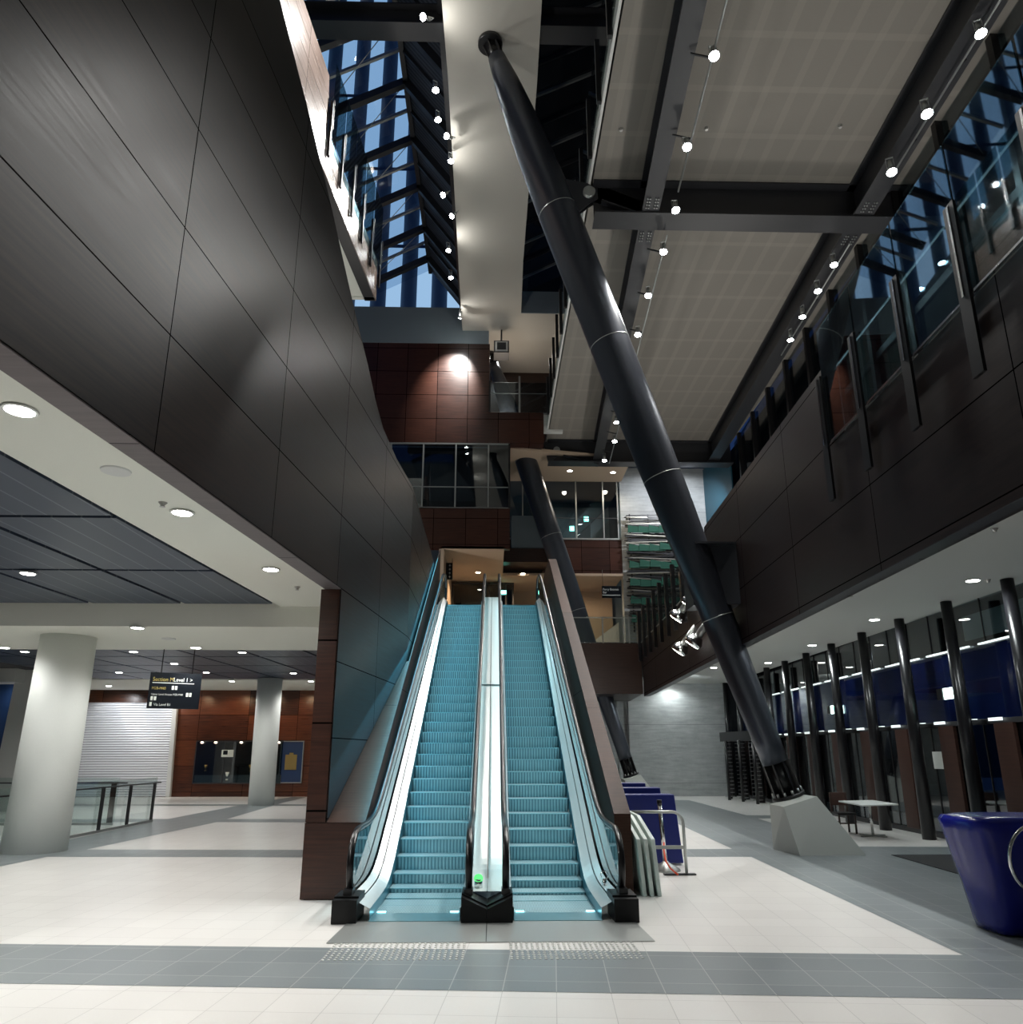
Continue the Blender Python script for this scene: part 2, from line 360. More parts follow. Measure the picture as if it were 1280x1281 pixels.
# underside strip of the panelled wall
us = MB(); us.ngonp([WL(-3, 4.145, 0.005), WL(10.6, 4.145, 0.005), WL(10.6, 4.145, .235), WL(-3, 4.145, .235)], (0, 0, .012)); S('trim_1', us, 'wood_soffit')
pier = MB(); pier.box(-2.5, -2.235, 10.58, 11.1, .955, 4.14); pier.box(-2.5, -1.72, 10.56, 11.1, .012, .95); pier.box(-2.46, -1.75, 10.6, 11.05, 0, .012)
pier.box(-2.5, -2.3, 11.1, 16, 0, 4.14)
S('wall_left_pier', pier, 'wood_rear')
# ceilings of the left hall
Zl = 4.6
cl = MB()
edge = [(-3, -3.9), (6.6, -4.66), (13.6, -4.2), (14.3, -4.15)]
cl.ngonp([WL(-3, Zl, .2), WL(14.3, Zl, .2), (-4.16, 14.3, Zl), (-4.66, 6.6, Zl), (-5.3, -3, Zl)], (0, 0, .25))
cl.box(-22, -2.0, 14.3, 17.7, 4.2, 4.85)
cl.ngonp([(-22, 29.5, Zl), (-2, 29.5, Zl), (-2, 34.6, Zl), (-22, 34.6, Zl)][::-1], (0, 0, .2))
cl.box(-22, -2.9, -4, 34.6, 4.95, 5.15, 1)
S('ceiling', cl, ['ceiling_pale', 'night'])
def panels(x0, x1, y0, y1, sx, sy, skew=0., gap=.09):
    x = x1
    while x-sx > x0:
        y = y0
        while y+sy <= y1+.01:
            f = lambda a, b: (a+skew*(b-14), b, Zl+.02)
            pn = MB(); pn.ngonp([f(x-sx+gap, y+gap/2), f(x, y+gap/2), f(x, y+sy-gap/2), f(x-sx+gap, y+sy-gap/2)], (0, 0, .04))
            tag(pn.build('ceiling_panel', 'panel_blue', origin=f(x, y)), 'dark blue striped metal panel in the black ceiling grid of the left hall', 'ceiling panel', 'ceiling panels')
            y += sy
        x -= sx
panels(-16.6, -4.28, 5.95, 14.21, 1.75, 2.75, .065)
panels(-16.6, -2.3, 17.7, 29.4, 1.75, 2.33, .065)
# left hall rear wall with shutter, display case and plaque
lb = MB(); lb.box(-22, -1.9, 34.45, 34.8, 0, 4.62); S('wall_back_left', lb, 'wood_lobby')
rs = thing('roller_shutter', 'closed silver roller shutter in the rear wall of the left hall', 'shutter', (-16, 34.3, 0))
x0, x1 = atY(118, 940, 34.3).x-1.2, atY(216, 940, 34.3).x
q0, q1, q2, q3 = atY(207.5, 996.5, 34.3), atY(216.5, 879, 34.3), atY(212, 996.5, 34.25), atY(222, 876, 34.25)
MB().ngonp([(x0, 34.3, .02), (q0.x, 34.3, .02), (q1.x, 34.3, q1.z), (x0, 34.3, q1.z)], (0, .14, 0)).build('curtain', 'shutter', rs)
MB().ngonp([(q0.x, 34.25, .0), (q2.x, 34.25, .0), (q3.x, 34.25, q3.z), (q1.x, 34.25, q3.z)], (0, .19, 0)).build('guide_rail', 'paint_white', rs)
def rect_px(x0, y0, x1, y1, Y): a = atY(x0, y0, Y); b = atY(x1, y1, Y); return a.x, b.x, b.z, a.z
dc = thing('display_case', 'built-in glass display case with trophies lit by tiny lamps', 'display case', (-13, 34.4, .9))
a, b, c, d = rect_px(247, 928, 351, 979, 34.38)
MB().box(a, b, 34.40, 34.45, c, d).build('recess', 'wood_dark', dc)
MB().box(a, b, 34.30, 34.31, c, d).build('pane', 'glass_facade', dc)
fr = MB(); fr.box(a, b, 34.28, 34.42, c-.05, c); fr.box(a, b, 34.28, 34.42, d, d+.06)
for x in (a, (a*2+b)/3, (a+2*b)/3): fr.box(x-.02, x+.02, 34.28, 34.33, c, d)
fr.build('frame', 'steel_dark', dc)
MB().box(a+.05, b, 34.32, 34.4, c, c+.32).build('shelf', 'concrete_dark', dc)
for px in (253, 270, 302, 349):
    p = atY(px, 928, 34.32); MB().box(p.x-.05, p.x+.05, 34.3, 34.36, p.z-.06, p.z).build('lamp', 'case_lamp', dc)
    if px < 340: spot((p.x, 34.30, p.z-.06), (p.x, 34.42, p.z-1.2), 12, (1, .45, .2), 60)
q = rect_px(278, 938, 292, 947, 34.31); MB().box(q[0], q[1], 34.27, 34.29, q[2], q[3]).build('notice_card', 'board_edge', dc)
q = rect_px(280, 939, 285, 944, 34.31); MB().box(q[0], q[1], 34.265, 34.27, q[2], q[3]).build('notice_photo', 'sign_black', dc)
def trophy(px, py, h, label, mat):
    p = atY(px, py, 34.36); t = thing('trophy', label, 'trophy', tuple(p))
    MB().cyl(p, p+V((0, 0, h*.15)), h*.22, n=10).build('base', mat, t)
    MB().cyl(p+V((0, 0, h*.15)), p+V((0, 0, h*.4)), h*.06, h*.1, 8).build('stem', mat, t)
    MB().tube([p+V((0, 0, h*z)) for z in (.4, .5, .75, 1.)], 0, 12, rs=[h*.1, h*.2, h*.26, h*.3]).build('cup', mat, t)
trophy(257, 964.5, .26, 'small pale cup on the high left shelf of the display case', 'brass')
trophy(284, 976, .34, 'pale trophy at the bottom of the display case', 'board_edge')
trophy(313, 965, .28, 'gold cup beside the rear column inside the display case', 'brass')
pq = thing('wall_plaque', 'brass plaque on a tall dark blue panel on the rear wood wall', 'plaque', (-9.4, 34.4, 1))
a, b, c, d = rect_px(353, 928, 376, 978.5, 34.38)
f = MB(); f.box(a, b, 34.39, 34.45, c, d); f.build('backing', 'cabinet_blue', pq)
f = MB(); [f.box(*q) for q in ((a-.04, a, 34.36, 34.45, c, d), (b, b+.04, 34.36, 34.45, c, d), (a-.04, b+.04, 34.36, 34.45, c-.04, c), (a-.04, b+.04, 34.36, 34.45, d, d+.04))]; f.build('frame', 'galv', pq)
a, b, c, d = rect_px(357.5, 944, 370.5, 963, 34.38)
f = MB(); f.box(a, b, 34.35, 34.39, c, d); f.box((a*2+b)/3, (a+2*b)/3, 34.35, 34.39, d, d+.08); f.build('plate', 'brass', pq)
# left edge: white wall and dark glazed opening
lw = MB(); p0 = atY(2, 1000, 26); p1 = atY(17, 862, 26)
pe = atY(88, 930, 26).x; lw.ngonp([(p0.x-.4, 26, 0), (pe, 26.0, 0), (pe, 26.0, 4.6), (p1.x, 26, 4.6)], (0, .4, 0)); lw.box(-18, p1.x+.3, 25.5, 26, 4.15, 4.6)
S('wall_far_left', lw, 'paint_white')
gl = MB(); gl.box(-20, p0.x+1.2, 27, 27.1, 0, 4.2); S('window_1', gl, 'cabinet_blue')
# columns (pale, leaning)
def lean_col(name, label, base, topp, r0, r1):
    m = MB(); m.tube([base, lerp(V(base), V(topp), .5), topp], 0, 40, rs=[r0, (r0+r1)/2, r1])
    o = m.build(name, 'column_pale', origin=base); tag(o, label, 'column', 'pale leaning columns in the left hall'); return o
lean_col('round_column', 'thick pale round column near the glass railing in the left hall', (-8.93, 15.7, 0), (-8.90, 15.7, 4.2), .575, .52)
lean_col('round_column', 'slimmer pale round column in front of the wood rear wall', (-8.52, 29, 0), (-8.57, 29, 4.6), .46, .46)
# glass railings on the left
def railing(label, p, q, n, hgt, ext=.25):
    p, q = V(p), V(q); d = (q-p).normalized(); t = thing('glass_railing', label, 'railing', tuple(p), 'glass railings in the left hall')
    m = MB(); nrm = V((-d.y, d.x, 0))
    m.ngonp([p+nrm*.05+V((0, 0, .06)), q+nrm*.05+d*ext+V((0, 0, .06)), q+nrm*.05+d*ext+V((0, 0, hgt+.16)), p+nrm*.05+V((0, 0, hgt+.16))], nrm*.012)
    m.build('pane', 'glass_clear', t)
    for i in range(n):
        a = lerp(p, q, i/(n-1)); k = MB()
        for s in (-.035, .035): k.bar(a+d*s, a+d*s+V((0, 0, hgt)), .022, .075, up=d)
        k.build('post', 'steel_black', t)
    MB().bar(p-d*.2+V((0, 0, hgt+.02)), q+d*.35+V((0, 0, hgt+.02)), .05, .03).build('handrail', 'steel_black', t)
    MB().bar(p-d*.1+V((0, 0, .03)), q+d*.1+V((0, 0, .03)), .04, .06).build('base_rail', 'galv', t)
railing('long glass railing with dark twin posts beside the thick pale column', (-9.48, 13.5, 0), (-9.5, 22.1, 0), 7, 1.02)
railing('glass railing crossing behind the long one in front of the shutter', (-15.5, 21.2, 0), (-10.2, 21.2, 0), 5, 1.05, .1)
# hanging direction sign
sg = thing('direction_sign', 'black hanging direction sign in the left hall with gold and white text', 'sign', (-7.4, 17.5, 3.9))
s0, s1, s2, s3 = V((-7.93, 17.5, 3.66)), V((-6.92, 17.95, 3.66)), V((-6.92, 17.95, 2.84)), V((-7.93, 17.5, 2.84))
dS = (s1-s0).normalized(); nS = V((dS.y, -dS.x, 0))
MB().ngonp([s0, s1, s2, s3], nS*-.05).build('panel', 'sign_black', sg)
[MB().cyl(lerp(s0, s1, t), lerp(s0, s1, t)+V((0, 0, .95)), .012, n=8).build('hanger', 'steel_black', sg) for t in (.2, .8)]
rS = (math.pi/2, 0, math.atan2(dS.y, dS.x)); at = lambda u, h: s3+dS*u+V((0, 0, h))+nS*.006
for s, sz, mt_, u, h in (('Section M', .13, 'sign_gold', .06, .62), (' Level 1 >', .13, 'sign_text', .47, .62), ('M28-M40', .09, 'sign_gold', .06, .43), ('Upper Level Access M28-M40', .065, 'sign_text', .06, .30), ('Via Level B1', .085, 'sign_text', .14, .06)):
    text('lettering', s, sz, mt_, at(u, h), rS, sg, .85)
k = MB()
for u, h in ((.48, .43), (.55, .43), (.80, .28), (.87, .28), (.06, .18), (.13, .18), (.05, .05)): k.ngonp([at(u, h), at(u+.05, h), at(u+.05, h+.09), at(u, h+.09)], nS*.004)
k.ngonp([at(.06, .575), at(.95, .575), at(.95, .59), at(.06, .59)], nS*.004); k.build('symbols', 'sign_text', sg)

# ================================================================== ESCALATORS
def sp_(x): return math.log1p(math.exp(-abs(x)))+max(x, 0)
def zn(Y):
    z = .57735*.22*sp_((Y-11.)/.22); return z-.57735*.2*sp_((Y-21.62)/.2)
Ys = [9.3, 9.6, 9.9, 10.2, 10.45, 10.6, 10.75, 10.9, 11.05, 11.2, 11.35, 11.5, 11.7, 12., 13, 14.5, 16, 17.5, 19, 20.5, 21, 21.3, 21.5, 21.7, 21.9, 22.2, 22.8]
proto_step = {}
def step_mesh(w):
    m = MB(); n = 6
    for i in range(n):                      # curved ribbed riser
        t0, t1 = i/n, (i+1)/n; c = lambda t: (-.0+.03*math.sin(t*math.pi/2*1.)**1.0*0+.035*(1-t)**1.5, -.235*(1-t)-.012)
        a, b = c(t0), c(t1)
        m.poly([(-w/2, a[0], a[1]), (w/2, a[0], a[1]), (w/2, b[0], b[1]), (-w/2, b[0], b[1])], 0)
    m.box(-w/2, w/2, -.004, .012, -.012, .0, 2)
    m.poly([(-w/2, .012, 0), (w/2, .012, 0), (w/2, .40, 0), (-w/2, .40, 0)], 1)
    m.poly([(-w/2, .035, -.247), (-w/2, .0, -.012), (-w/2, .4, 0), (-w/2, .4, -.247)], 2); m.poly([(w/2, .035, -.247), (w/2, .4, -.247), (w/2, .4, 0), (w/2, .0, -.012)], 2)
    return m
def escalator(name, label, xl, xr, ol, orr, phase):
    xc = (xl+xr)/2; w = xr-xl
    t = thing('escalator', label, 'escalator', (xc, 9.3, 0))
    first = None; i = 0
    Y = 10.0+phase
    while Y < 21.75:
        if first is None:
            first = step_mesh(w-.012).build('step', ['step_riser', 'step_tread', 'step_edge']); first.parent = t; s = first
        else: s = first.copy(); col.objects.link(s)
        s.location = V((xc, Y, zn(Y)+.004*0+.006))-t.location; Y += .357 if zn(Y) > .02 else .385
    m = MB(); m.box(xl, xr, 9.62, 10.0+phase, -.0+.003, .008, 0); m.build('lower_tread_band', 'step_tread', t)
    m = MB(); m.box(xl, xr, 9.22, 9.66, .003, .016, 0); m.build('comb_plate', 'comb', t)
    MB().box(xl, xr, 21.8, 23.0, 6.02, 6.12).build('upper_plate', 'comb', t)
    m = MB(); [m.box(x-.05, x+.05, 9.68, 9.74, .018, .022) for x in (xl+.08, xr-.08)]; m.build('comb_light', 'comb_light', t)
    # truss body under the steps
    m = MB(); pr = [(xl, y, max(zn(y)-.30, -.0)) for y in Ys]+[(xl, 22.8, 4.7), (xl, 21.6, 4.7), (xl, 12.2, .0)]
    pr = [(xl, 11.6, .0), (xl, 22.8, 5.75), (xl, 22.8, 4.9), (xl, 21.6, 4.9), (xl, 13.2, 0)]
    m.ngonp(pr, (w, 0, 0)); m.build('truss', 'steel_black', t)
    for side, xe, o_ in ((-1, xl, ol), (1, xr, orr)):
        sk, dk, gr = MB(), MB(), MB()
        for a, b in zip(Ys[:-1], Ys[1:]):
            za, zb = zn(a), zn(b); oa, ob = o_(a), o_(b)
            def strip(mb, d0, h0, d1, h1, fa0=1., mi=0, scale=True):
                A0 = (xe+side*(d0 if not scale else d0*oa), a, za+h0); A1 = (xe+side*(d1 if not scale else d1*oa), a, za+h1)
                B0 = (xe+side*(d0 if not scale else d0*ob), b, zb+h0); B1 = (xe+side*(d1 if not scale else d1*ob), b, zb+h1)
                q = [A0, A1, B1, B0]
                mb.poly(q if side > 0 else q[::-1], mi)
            strip(sk, 0, -.2, 0, .13); strip(dk, 0, .13, .50, .20); strip(dk, .50, .20, .50, .185, mi=1); strip(dk, .50, .185, .58, .185, mi=1); strip(dk, .58, .185, .58, .2, mi=1); strip(dk, .58, .20, .92, .25)
        sk.build('skirt', 'skirt', t); dk.build('inner_deck', ['deck_steel', 'steel_black'], t)
        # balustrade glass
        yy = [y for y in Ys if 9.9 <= y <= 22.2]
        lowc = [(9.72, .30), (9.52, .45), (9.46, .62), (9.55, .80), (9.72, .89)]
        up = lowc+[(y, zn(y)+.90) for y in yy]+[(22.5, 6.13+.80), (22.6, 6.13+.6), (22.5, 6.13+.35)]
        dn = [(y, zn(y)+.24) for y in reversed(yy)]
        m = MB(); pts = [V((xe+side*o_(y), y, z)) for y, z in up+dn]
        k = len(pts)
        half = [V((xe+side*o_(y), y, z)) for y, z in [(y, zn(y)+.90) for y in yy]]; hb = [V((xe+side*o_(y), y, z)) for y, z in [(y, zn(y)+.24) for y in yy]]
        for i in range(len(yy)-1): m.poly([hb[i], hb[i+1], half[i+1], half[i]])
        fan = [V((xe+side*o_(9.7), y, z)) for y, z in lowc]
        m.poly([hb[0]]+fan+[half[0]])
        m.poly([half[-1]]+[V((xe+side*o_(22), y, z)) for y, z in [(22.5, 6.93), (22.6, 6.73), (22.5, 6.48)]]+[hb[-1]])
        m.build('balustrade_glass', 'glass_esc', t)
        # handrail
        hp = [(9.62, .12), (9.46, .27), (9.38, .45), (9.37, .62), (9.44, .79), (9.58, .90), (9.8, .955)]+[(y, zn(y)+.96) for y in Ys if 10.1 < y < 22.3]+[(22.5, 7.03), (22.68, 6.85), (22.7, 6.65), (22.6, 6.45)]
        xo = lambda y: xe+side*o_(min(max(y, 9.6), 22))
        m = MB(); m.tube([(xo(y), y, z) for y, z in hp], .036, 14, ell=(1.15, .75)); hr = m.build('handrail', 'rubber', t)
        m = MB(); m.tube([(xo(y), y+(.03 if y < 9.9 else 0), z-.035) for y, z in hp[1:-1]], .012, 8); m.build('rail_track', 'galv', hr)
        xb = xo(9.5); nb = MB()
        inner = abs(xb) < .6
        if inner: a_, b_ = (xb-.075, -.056) if xb < -.05 else (-.054, xb+.075)
        else: a_, b_ = xb-.14, xb+.14
        za_, zb_ = (.30, .17) if inner and xb < -.05 else (.17, .30) if inner else (.27, .27)
        nb.ngonp([(a_, 9.13, .004), (b_, 9.13, .004), (b_, 9.13, zb_-.02), (a_, 9.13, za_-.02)], (0, .12, 0))
        nb.ngonp([(a_, 9.25, .004), (b_, 9.25, .004), (b_, 9.25, zb_), (a_, 9.25, za_)], (0, .42, 0)); nb.build('newel_box', 'box_black', t)
        ib = MB(); ib.box(xb-.05, xb+.05, 9.30, 9.5, .27, .33); ib.build('handrail_inlet', 'rubber', hr)
    return t
of_out = lambda y: .265-.0135*(min(max(y, 9.5), 22)-9.5)
of_in = lambda y: .095
el = escalator('l', 'left of the two escalators, running up beside the dark panelled wall', -1.395, -.365, of_out, of_in, .18)
er = escalator('r', 'right of the two escalators, running up beside the sloping wood parapet', .257, 1.265, of_in, of_out, .02)
# shared centre deck
cd = thing('center_deck', 'bright steel deck between the two escalators', 'escalator deck', (-.05, 9.4, 0))
for xa, xb in ((-.262, -.058), (-.052, .155)):
    m = MB()
    for a, b in zip(Ys[:-1], Ys[1:]):
        if b < 9.7: continue
        m.poly([(xa, a, zn(a)+.26), (xb, a, zn(a)+.26), (xb, b, zn(b)+.26), (xa, b, zn(b)+.26)])
    m.build('deck_plate', 'deck_center', cd)
m = MB(); m.poly([(-.062, 9.6, .25)]+[(-.062, y, zn(y)+.25) for y in Ys if y > 9.6]+[(-.048, y, zn(y)+.25) for y in reversed(Ys) if y > 9.6]+[(-.048, 9.6, .25)]); m.build('joint', 'steel_black', cd)
jy = 16.2; m = MB(); m.bar((-.26, jy, zn(jy)+.27), (.155, jy, zn(jy)+.27), .05, .02); m.build('cross_joint', 'galv', cd)
gb = MB(); gb.cyl((-.165, 9.84, .26), (-.165, 9.84, .36), .05, n=16); o = gb.build('pedestal', 'chrome', cd)
gb = MB(); gb.cyl((-.165, 9.84, .36), (-.165, 9.825, .375), .055, n=20); gb.build('green_indicator', 'green_lamp', cd)
gb = MB(); gb.tube([(1.40+.045*math.cos(a/12*6.2832), 9.95, .38+.05*math.sin(a/12*6.2832)) for a in range(12)], .008, 6, closed=True); gb.cyl((1.40, 9.96, .26), (1.40, 9.96, .33), .03, n=10); tag(gb.build('key_switch', 'chrome', origin=(1.4, 9.95, .26)), 'small chrome ring key switch at the foot of the right escalator', 'switch')
# side cladding
m = MB(); m.ngonp([(1.68, 10.8, 0.0), (1.68, 10.8, 1.04), (1.68, 22.0, 7.6), (1.68, 24.5, 7.6), (1.68, 24.5, 5.2), (1.68, 15.0, 0.)], (.232, 0, 0))
tag(m.build('parapet', 'wood_trim', origin=(1.8, 10.8, 0)), 'sloping brown wood parapet on the right of the escalators', 'parapet')
m = MB()
for a, b in zip(Ys[5:-1], Ys[6:]):
    m.poly([(1.53, a, zn(a)+.26), (1.679, a, zn(a)+.26), (1.679, b, zn(b)+.26), (1.53, b, zn(b)+.26)])
m.ngonp([(1.57, 10.86, 0), (1.57, 10.86, .3), (1.57, 22.6, 6.3), (1.57, 22.6, 4.9), (1.57, 14.0, 0)], (.1, 0, 0))
m.build('outer_skirt', 'box_black', er)
m = MB(); zc = lambda y: .955+.5855*(y-10.57)
m.poly([(WL(10.57, 0).x+.004, 10.57, .955), (-1.70, 10.57, .955), (-1.70, 15.18, zc(15.18)), (WL(15.18, 0).x+.004, 15.18, zc(15.18))])
m.ngonp([(-1.72, 10.58, .96), (-1.72, 22.8, zc(22.8)), (-1.72, 22.8, 4.9), (-1.72, 14, .5), (-1.72, 11.2, .5)], (.02, 0, 0))
tag(m.build('cladding', 'wood_trim', origin=(-2, 10.6, 0)), 'sloping brown wood ledge on the left of the escalators beside the dark wall', 'cladding')
# landing plate and tactile studs
m = MB(); m.ngonp([(-1.66, 8.27, .004), (1.66, 8.27, .004), (1.62, 9.25, .004), (-1.62, 9.25, .004)][::-1], (0, 0, .006)); m.box(-.06, -.05, 8.28, 9.2, .0101, .0106, 1)
tag(m.build('landing_plate', ['comb_plate' if 0 else 'galv', 'steel_black']), 'brushed steel landing plate in front of both escalators', 'floor plate')
for xa, xb, lab in ((-1.56, -.27, 'left patch of tactile floor studs before the escalators'), (.19, 1.41, 'right patch of tactile floor studs before the escalators')):
    t = thing('tactile_paving', lab, 'tactile paving', ((xa+xb)/2, 7.9, 0), 'tactile stud patches'); nx = 24; rest = MB(); st = None; cnt = 0
    for j in range(9):
        for i in range(nx):
            x = lerp(xa, xb, i/(nx-1)); y = 7.64+j*.074; cnt += 1
            if cnt > 100: rest.cyl((x, y, .004), (x, y, .011), .017, .011, 7); continue
            if st is None:
                k = MB(); k.cyl((0, 0, 0), (0, 0, .007), .017, .011, 7); st = k.build('stud', 'stud_steel'); c = st
            else: c = st.copy(); col.objects.link(c)
            c.parent = t; c.location = V((x, y, .004))-t.location
    o = rest.build('stud', 'stud_steel', t); o['kind'] = 'stuff'

# ================================================================== BIG RAKING COLUMNS
def raking(label, base, topp, plinth_label, Yc):
    base, topp = V(base), V(topp); d = (topp-base); L = d.length; u = d.normalized()
    t = thing('raking_column', label, 'column', tuple(base))
    prof = [(0.035, .262), (.10, .30), (.2, .35), (.31, .42), (.4, .465), (.55, .485), (.7, .50), (.78, .48), (.86, .425), (.93, .33), (.972, .23)]
    def rad(f):
        for (a, ra), (b, rb) in zip(prof[:-1], prof[1:]):
            if a <= f <= b: return lerp(ra, rb, (f-a)/(b-a))
        return prof[-1][1]
    fs = [.035+i*(.972-.035)/40 for i in range(41)]
    MB().tube([base+u*L*f for f in fs], 0, 48, rs=[rad(f) for f in fs]).build('shaft', 'steel_column', t)
    for f in (.19, .355, .53, .72):
        MB().tube([base+u*L*(f-.0004), base+u*L*(f+.0004)], 0, 48, rs=[rad(f)+.007]*2).build('weld_seam', 'galv', t)
    m = MB(); m.cyl(base, base+u*.07, .33, n=32); m.cyl(base+u*.07, base+u*.7, .2, .2, 24)
    s = u.cross(V((0, 1, 0))).normalized(); w = u.cross(s)
    for k in range(8):
        a = k*math.pi/4+.2; r = s*math.cos(a)+w*math.sin(a)
        m.bar(base+u*.07+r*.24, base+u*.72+r*.235, .03, .10, up=r)
    bf = m.build('base_flange', 'steel_black', t)
    for k in range(12):
        a = k*math.pi/6; r = s*math.cos(a)+w*math.sin(a)
        b = MB(); b.cyl(base+u*.07+r*.29, base+u*.15+r*.29, .026, n=8); b.build('anchor_bolt', 'galv', bf)
    m = MB(); m.cyl(topp-u*.62, topp-u*.1, .15, .17, 20); m.tube([topp-V((0, 0, .14)), topp-V((0, 0, .02))], .33, 32)
    for k in range(6):
        a = k*math.pi/3; r = s*math.cos(a)+w*math.sin(a); m.bar(topp-u*.7+r*.17, topp-u*.1+r*.2, .03, .07, up=r)
    m.build('top_collar', 'steel_black', t)
    # plinth
    z = base.z
    pl = MB(); x0 = base.x-.42; x1 = base.x+.25; xr = base.x+.86
    lo = [V((x0-.02, Yc+.35, 0)), V((x0+.13, Yc-.62, 0)), V((xr+.1, Yc-.62, 0)), V((xr+.15, Yc+.5, 0))]
    hi = [V((x0-.02, Yc+.33, z-.12)), V((x0-.0, Yc-.36, z-.13)), V((x1, Yc-.36, z+.06)), V((x1, Yc+.33, z+.06))]
    pl.poly(lo[::-1]); pl.poly(hi)
    for i in range(4): j = (i+1) % 4; pl.poly([lo[i], lo[j], hi[j], hi[i]])
    tag(pl.build('plinth', 'plinth', origin=(base.x, Yc, 0), bevel=.015), plinth_label, 'plinth')
    return t, u, L
C1b, C1t = (6.03, 15.72, .98), (-.19, 15.72, 20.42)
raking('large dark raking steel column in front, leaning left over the escalators', C1b, C1t, 'pale concrete plinth under the large front raking column', 15.3)
C2b, C2t = (5.76, 32.0, .93), (-.25, 32.0, 20.42)
raking('further dark raking steel column behind the escalators', C2b, C2t, 'pale concrete plinth under the further raking column', 31.6)
def on_col(b, t, z): b, t = V(b), V(t); return lerp(b, t, (z-b.z)/(t.z-b.z))
def bracket(label, b, t, z, Y, tip):
    r = thing('column_bracket', label, 'bracket', tuple(on_col(b, t, z)))
    c = on_col(b, t, z); pin = V((c.x+.86, Y-.14, z+.02))
    m = MB(); a0 = c+V((.25, -.06, .42)); a1 = c+V((.45, -.06, -.75))
    for dy in (-.07, .05):
        m.ngonp([V((c.x+.25, Y+dy, z+.45)), V((pin.x-.02, Y+dy, pin.z+.30)), V((pin.x+.22, Y+dy, pin.z+.12)), V((pin.x+.22, Y+dy, pin.z-.16)), V((pin.x, Y+dy, pin.z-.30)), V((c.x+.5, Y+dy, z-.62))], (0, .04, 0))
    m.build('ear_plate', 'bracket_dark', r)
    MB().cyl((pin.x, Y-.16, pin.z), (pin.x, Y+.14, pin.z), .15, n=24).build('pin', 'galv', r)
    m = MB(); m.ngonp([(pin.x-.15, Y-.02, pin.z+.2), (pin.x+.5, Y-.02, pin.z+.2), (tip[0], Y-.02, tip[1]+.55), (tip[0], Y-.02, tip[1]), (pin.x+.1, Y-.02, pin.z-.2)], (0, .04, 0))
    m.bar((pin.x+.3, Y, pin.z-.27), (tip[0]+.1, Y, tip[1]-.0), .34, .05, up=(0, 0, 1)); m.build('tie_beam', 'bracket_dark', r)
bracket('pinned steel bracket tying the front column to the ceiling girder', C1b, C1t, 15.3, 15.5, (3.6, 14.62))
bracket('pinned steel bracket at the far ceiling girder behind the escalators', (6.1, 31.4, .93), (.4, 31.4, 20.4), 15.1, 31.3, (4.6, 14.45))

# ================================================================== ATRIUM SOFFITS, BEAMS
Zc = 15.6
m = MB(); m.ngonp([(2.36, -4, Zc), (2.36, 33.6, Zc), (10.9, 33.6, Zc), (10.5, 15, Zc), (9.5, -4, Zc)], (0, 0, .1)); S('ceiling_upper', m, 'ceiling_acoustic')
m = MB(); m.box(2.30, 2.40, -4, 30.0, Zc, Zc+.62); S('trim_2', m, 'paint_white')
m = MB(); m.box(2.4, 10.4, 4, 33.6, Zc+.1, Zc+.6); S('floor_upper', m, 'steel_dark')
m = MB(); m.ngonp([(-1.43, -4, 20.42), (1.02, -4, 20.42), (1.15, 17, 20.42), (1.07, 25, 20.42), (1.12, 28.55, 20.42), (3.35, 28.55, 20.42), (3.4, 33.9, 20.42), (-1.5, 33.9, 20.42), (-1.5, 28.2, 20.42), (-1.46, 23.8, 20.42), (-1.40, 17, 20.42), (-1.43, 14.6, 20.42)][::-1], (0, 0, .7)); S('ceiling_band', m, 'band_cream')
m = MB(); m.box(1.10, 3.4, 28.50, 28.54, 20.42, 21.5); S('wall_band_end', m, 'paint_bluegrey')
def girder(label, p, q, depth, fw, grp=None):
    """I section from p to q, p/q at top centre"""
    p, q = V(p), V(q); t = thing('steel_girder', label, 'girder', tuple(p), grp); d = (q-p).normalized(); dn = V((0, 0, -1))
    MB().bar(p+dn*depth*.5, q+dn*depth*.5, .04, depth-.06).build('web', 'steel_dark', t)
    MB().bar(p+dn*(depth-.02), q+dn*(depth-.02), fw, .05).build('bottom_flange', 'steel_dark', t)
    MB().bar(p+dn*.03, q+dn*.03, fw*.8, .04).build('top_flange', 'steel_dark', t)
    return t
girder('dark steel cross girder under the ceiling at the front bracket', (2.42, 15.5, Zc), (10.3, 15.5, Zc), 1.02, .62)
girder('dark steel cross girder under the far end of the ceiling', (2.42, 31.3, Zc), (10.8, 31.3, Zc), 1.10, .62)
XL = lambda y: 2.92+.056*y; XR = lambda y: 8.19+.056*y
lg = girder('long dark girder with spotlights along the left of the ceiling', (XL(4), 4, Zc), (XL(31.2), 31.2, Zc), .97, .42)
rg = girder('long dark girder with spotlights along the right of the ceiling', (XR(4), 4, Zc), (XR(31.2), 31.2, Zc), .97, .5)
for X_, par in ((XL, lg), (XR, rg)):
    for y0 in (14.75, 15.95):
        fl_ = [c for c in par.children if c.name.startswith('bottom_flange')][0]
        for i in range(4):
            for j in (-.13, -.07, .07, .13): m = MB(); m.cyl((X_(y0+i*.1)+j, y0+i*.1, Zc-.99), (X_(y0+i*.1)+j, y0+i*.1, Zc-1.02), .018, n=6); m.build('bolt', 'galv', fl_)
girder('dark steel girder crossing below the glass roof on the left', (-5.6, 15.6, 21.3), (-1.4, 15.6, 21.3), .75, .55)
girder('dark steel girder crossing below the glass roof on the right', (1.15, 15.6, 21.3), (3.2, 15.6, 21.3), .75, .55)
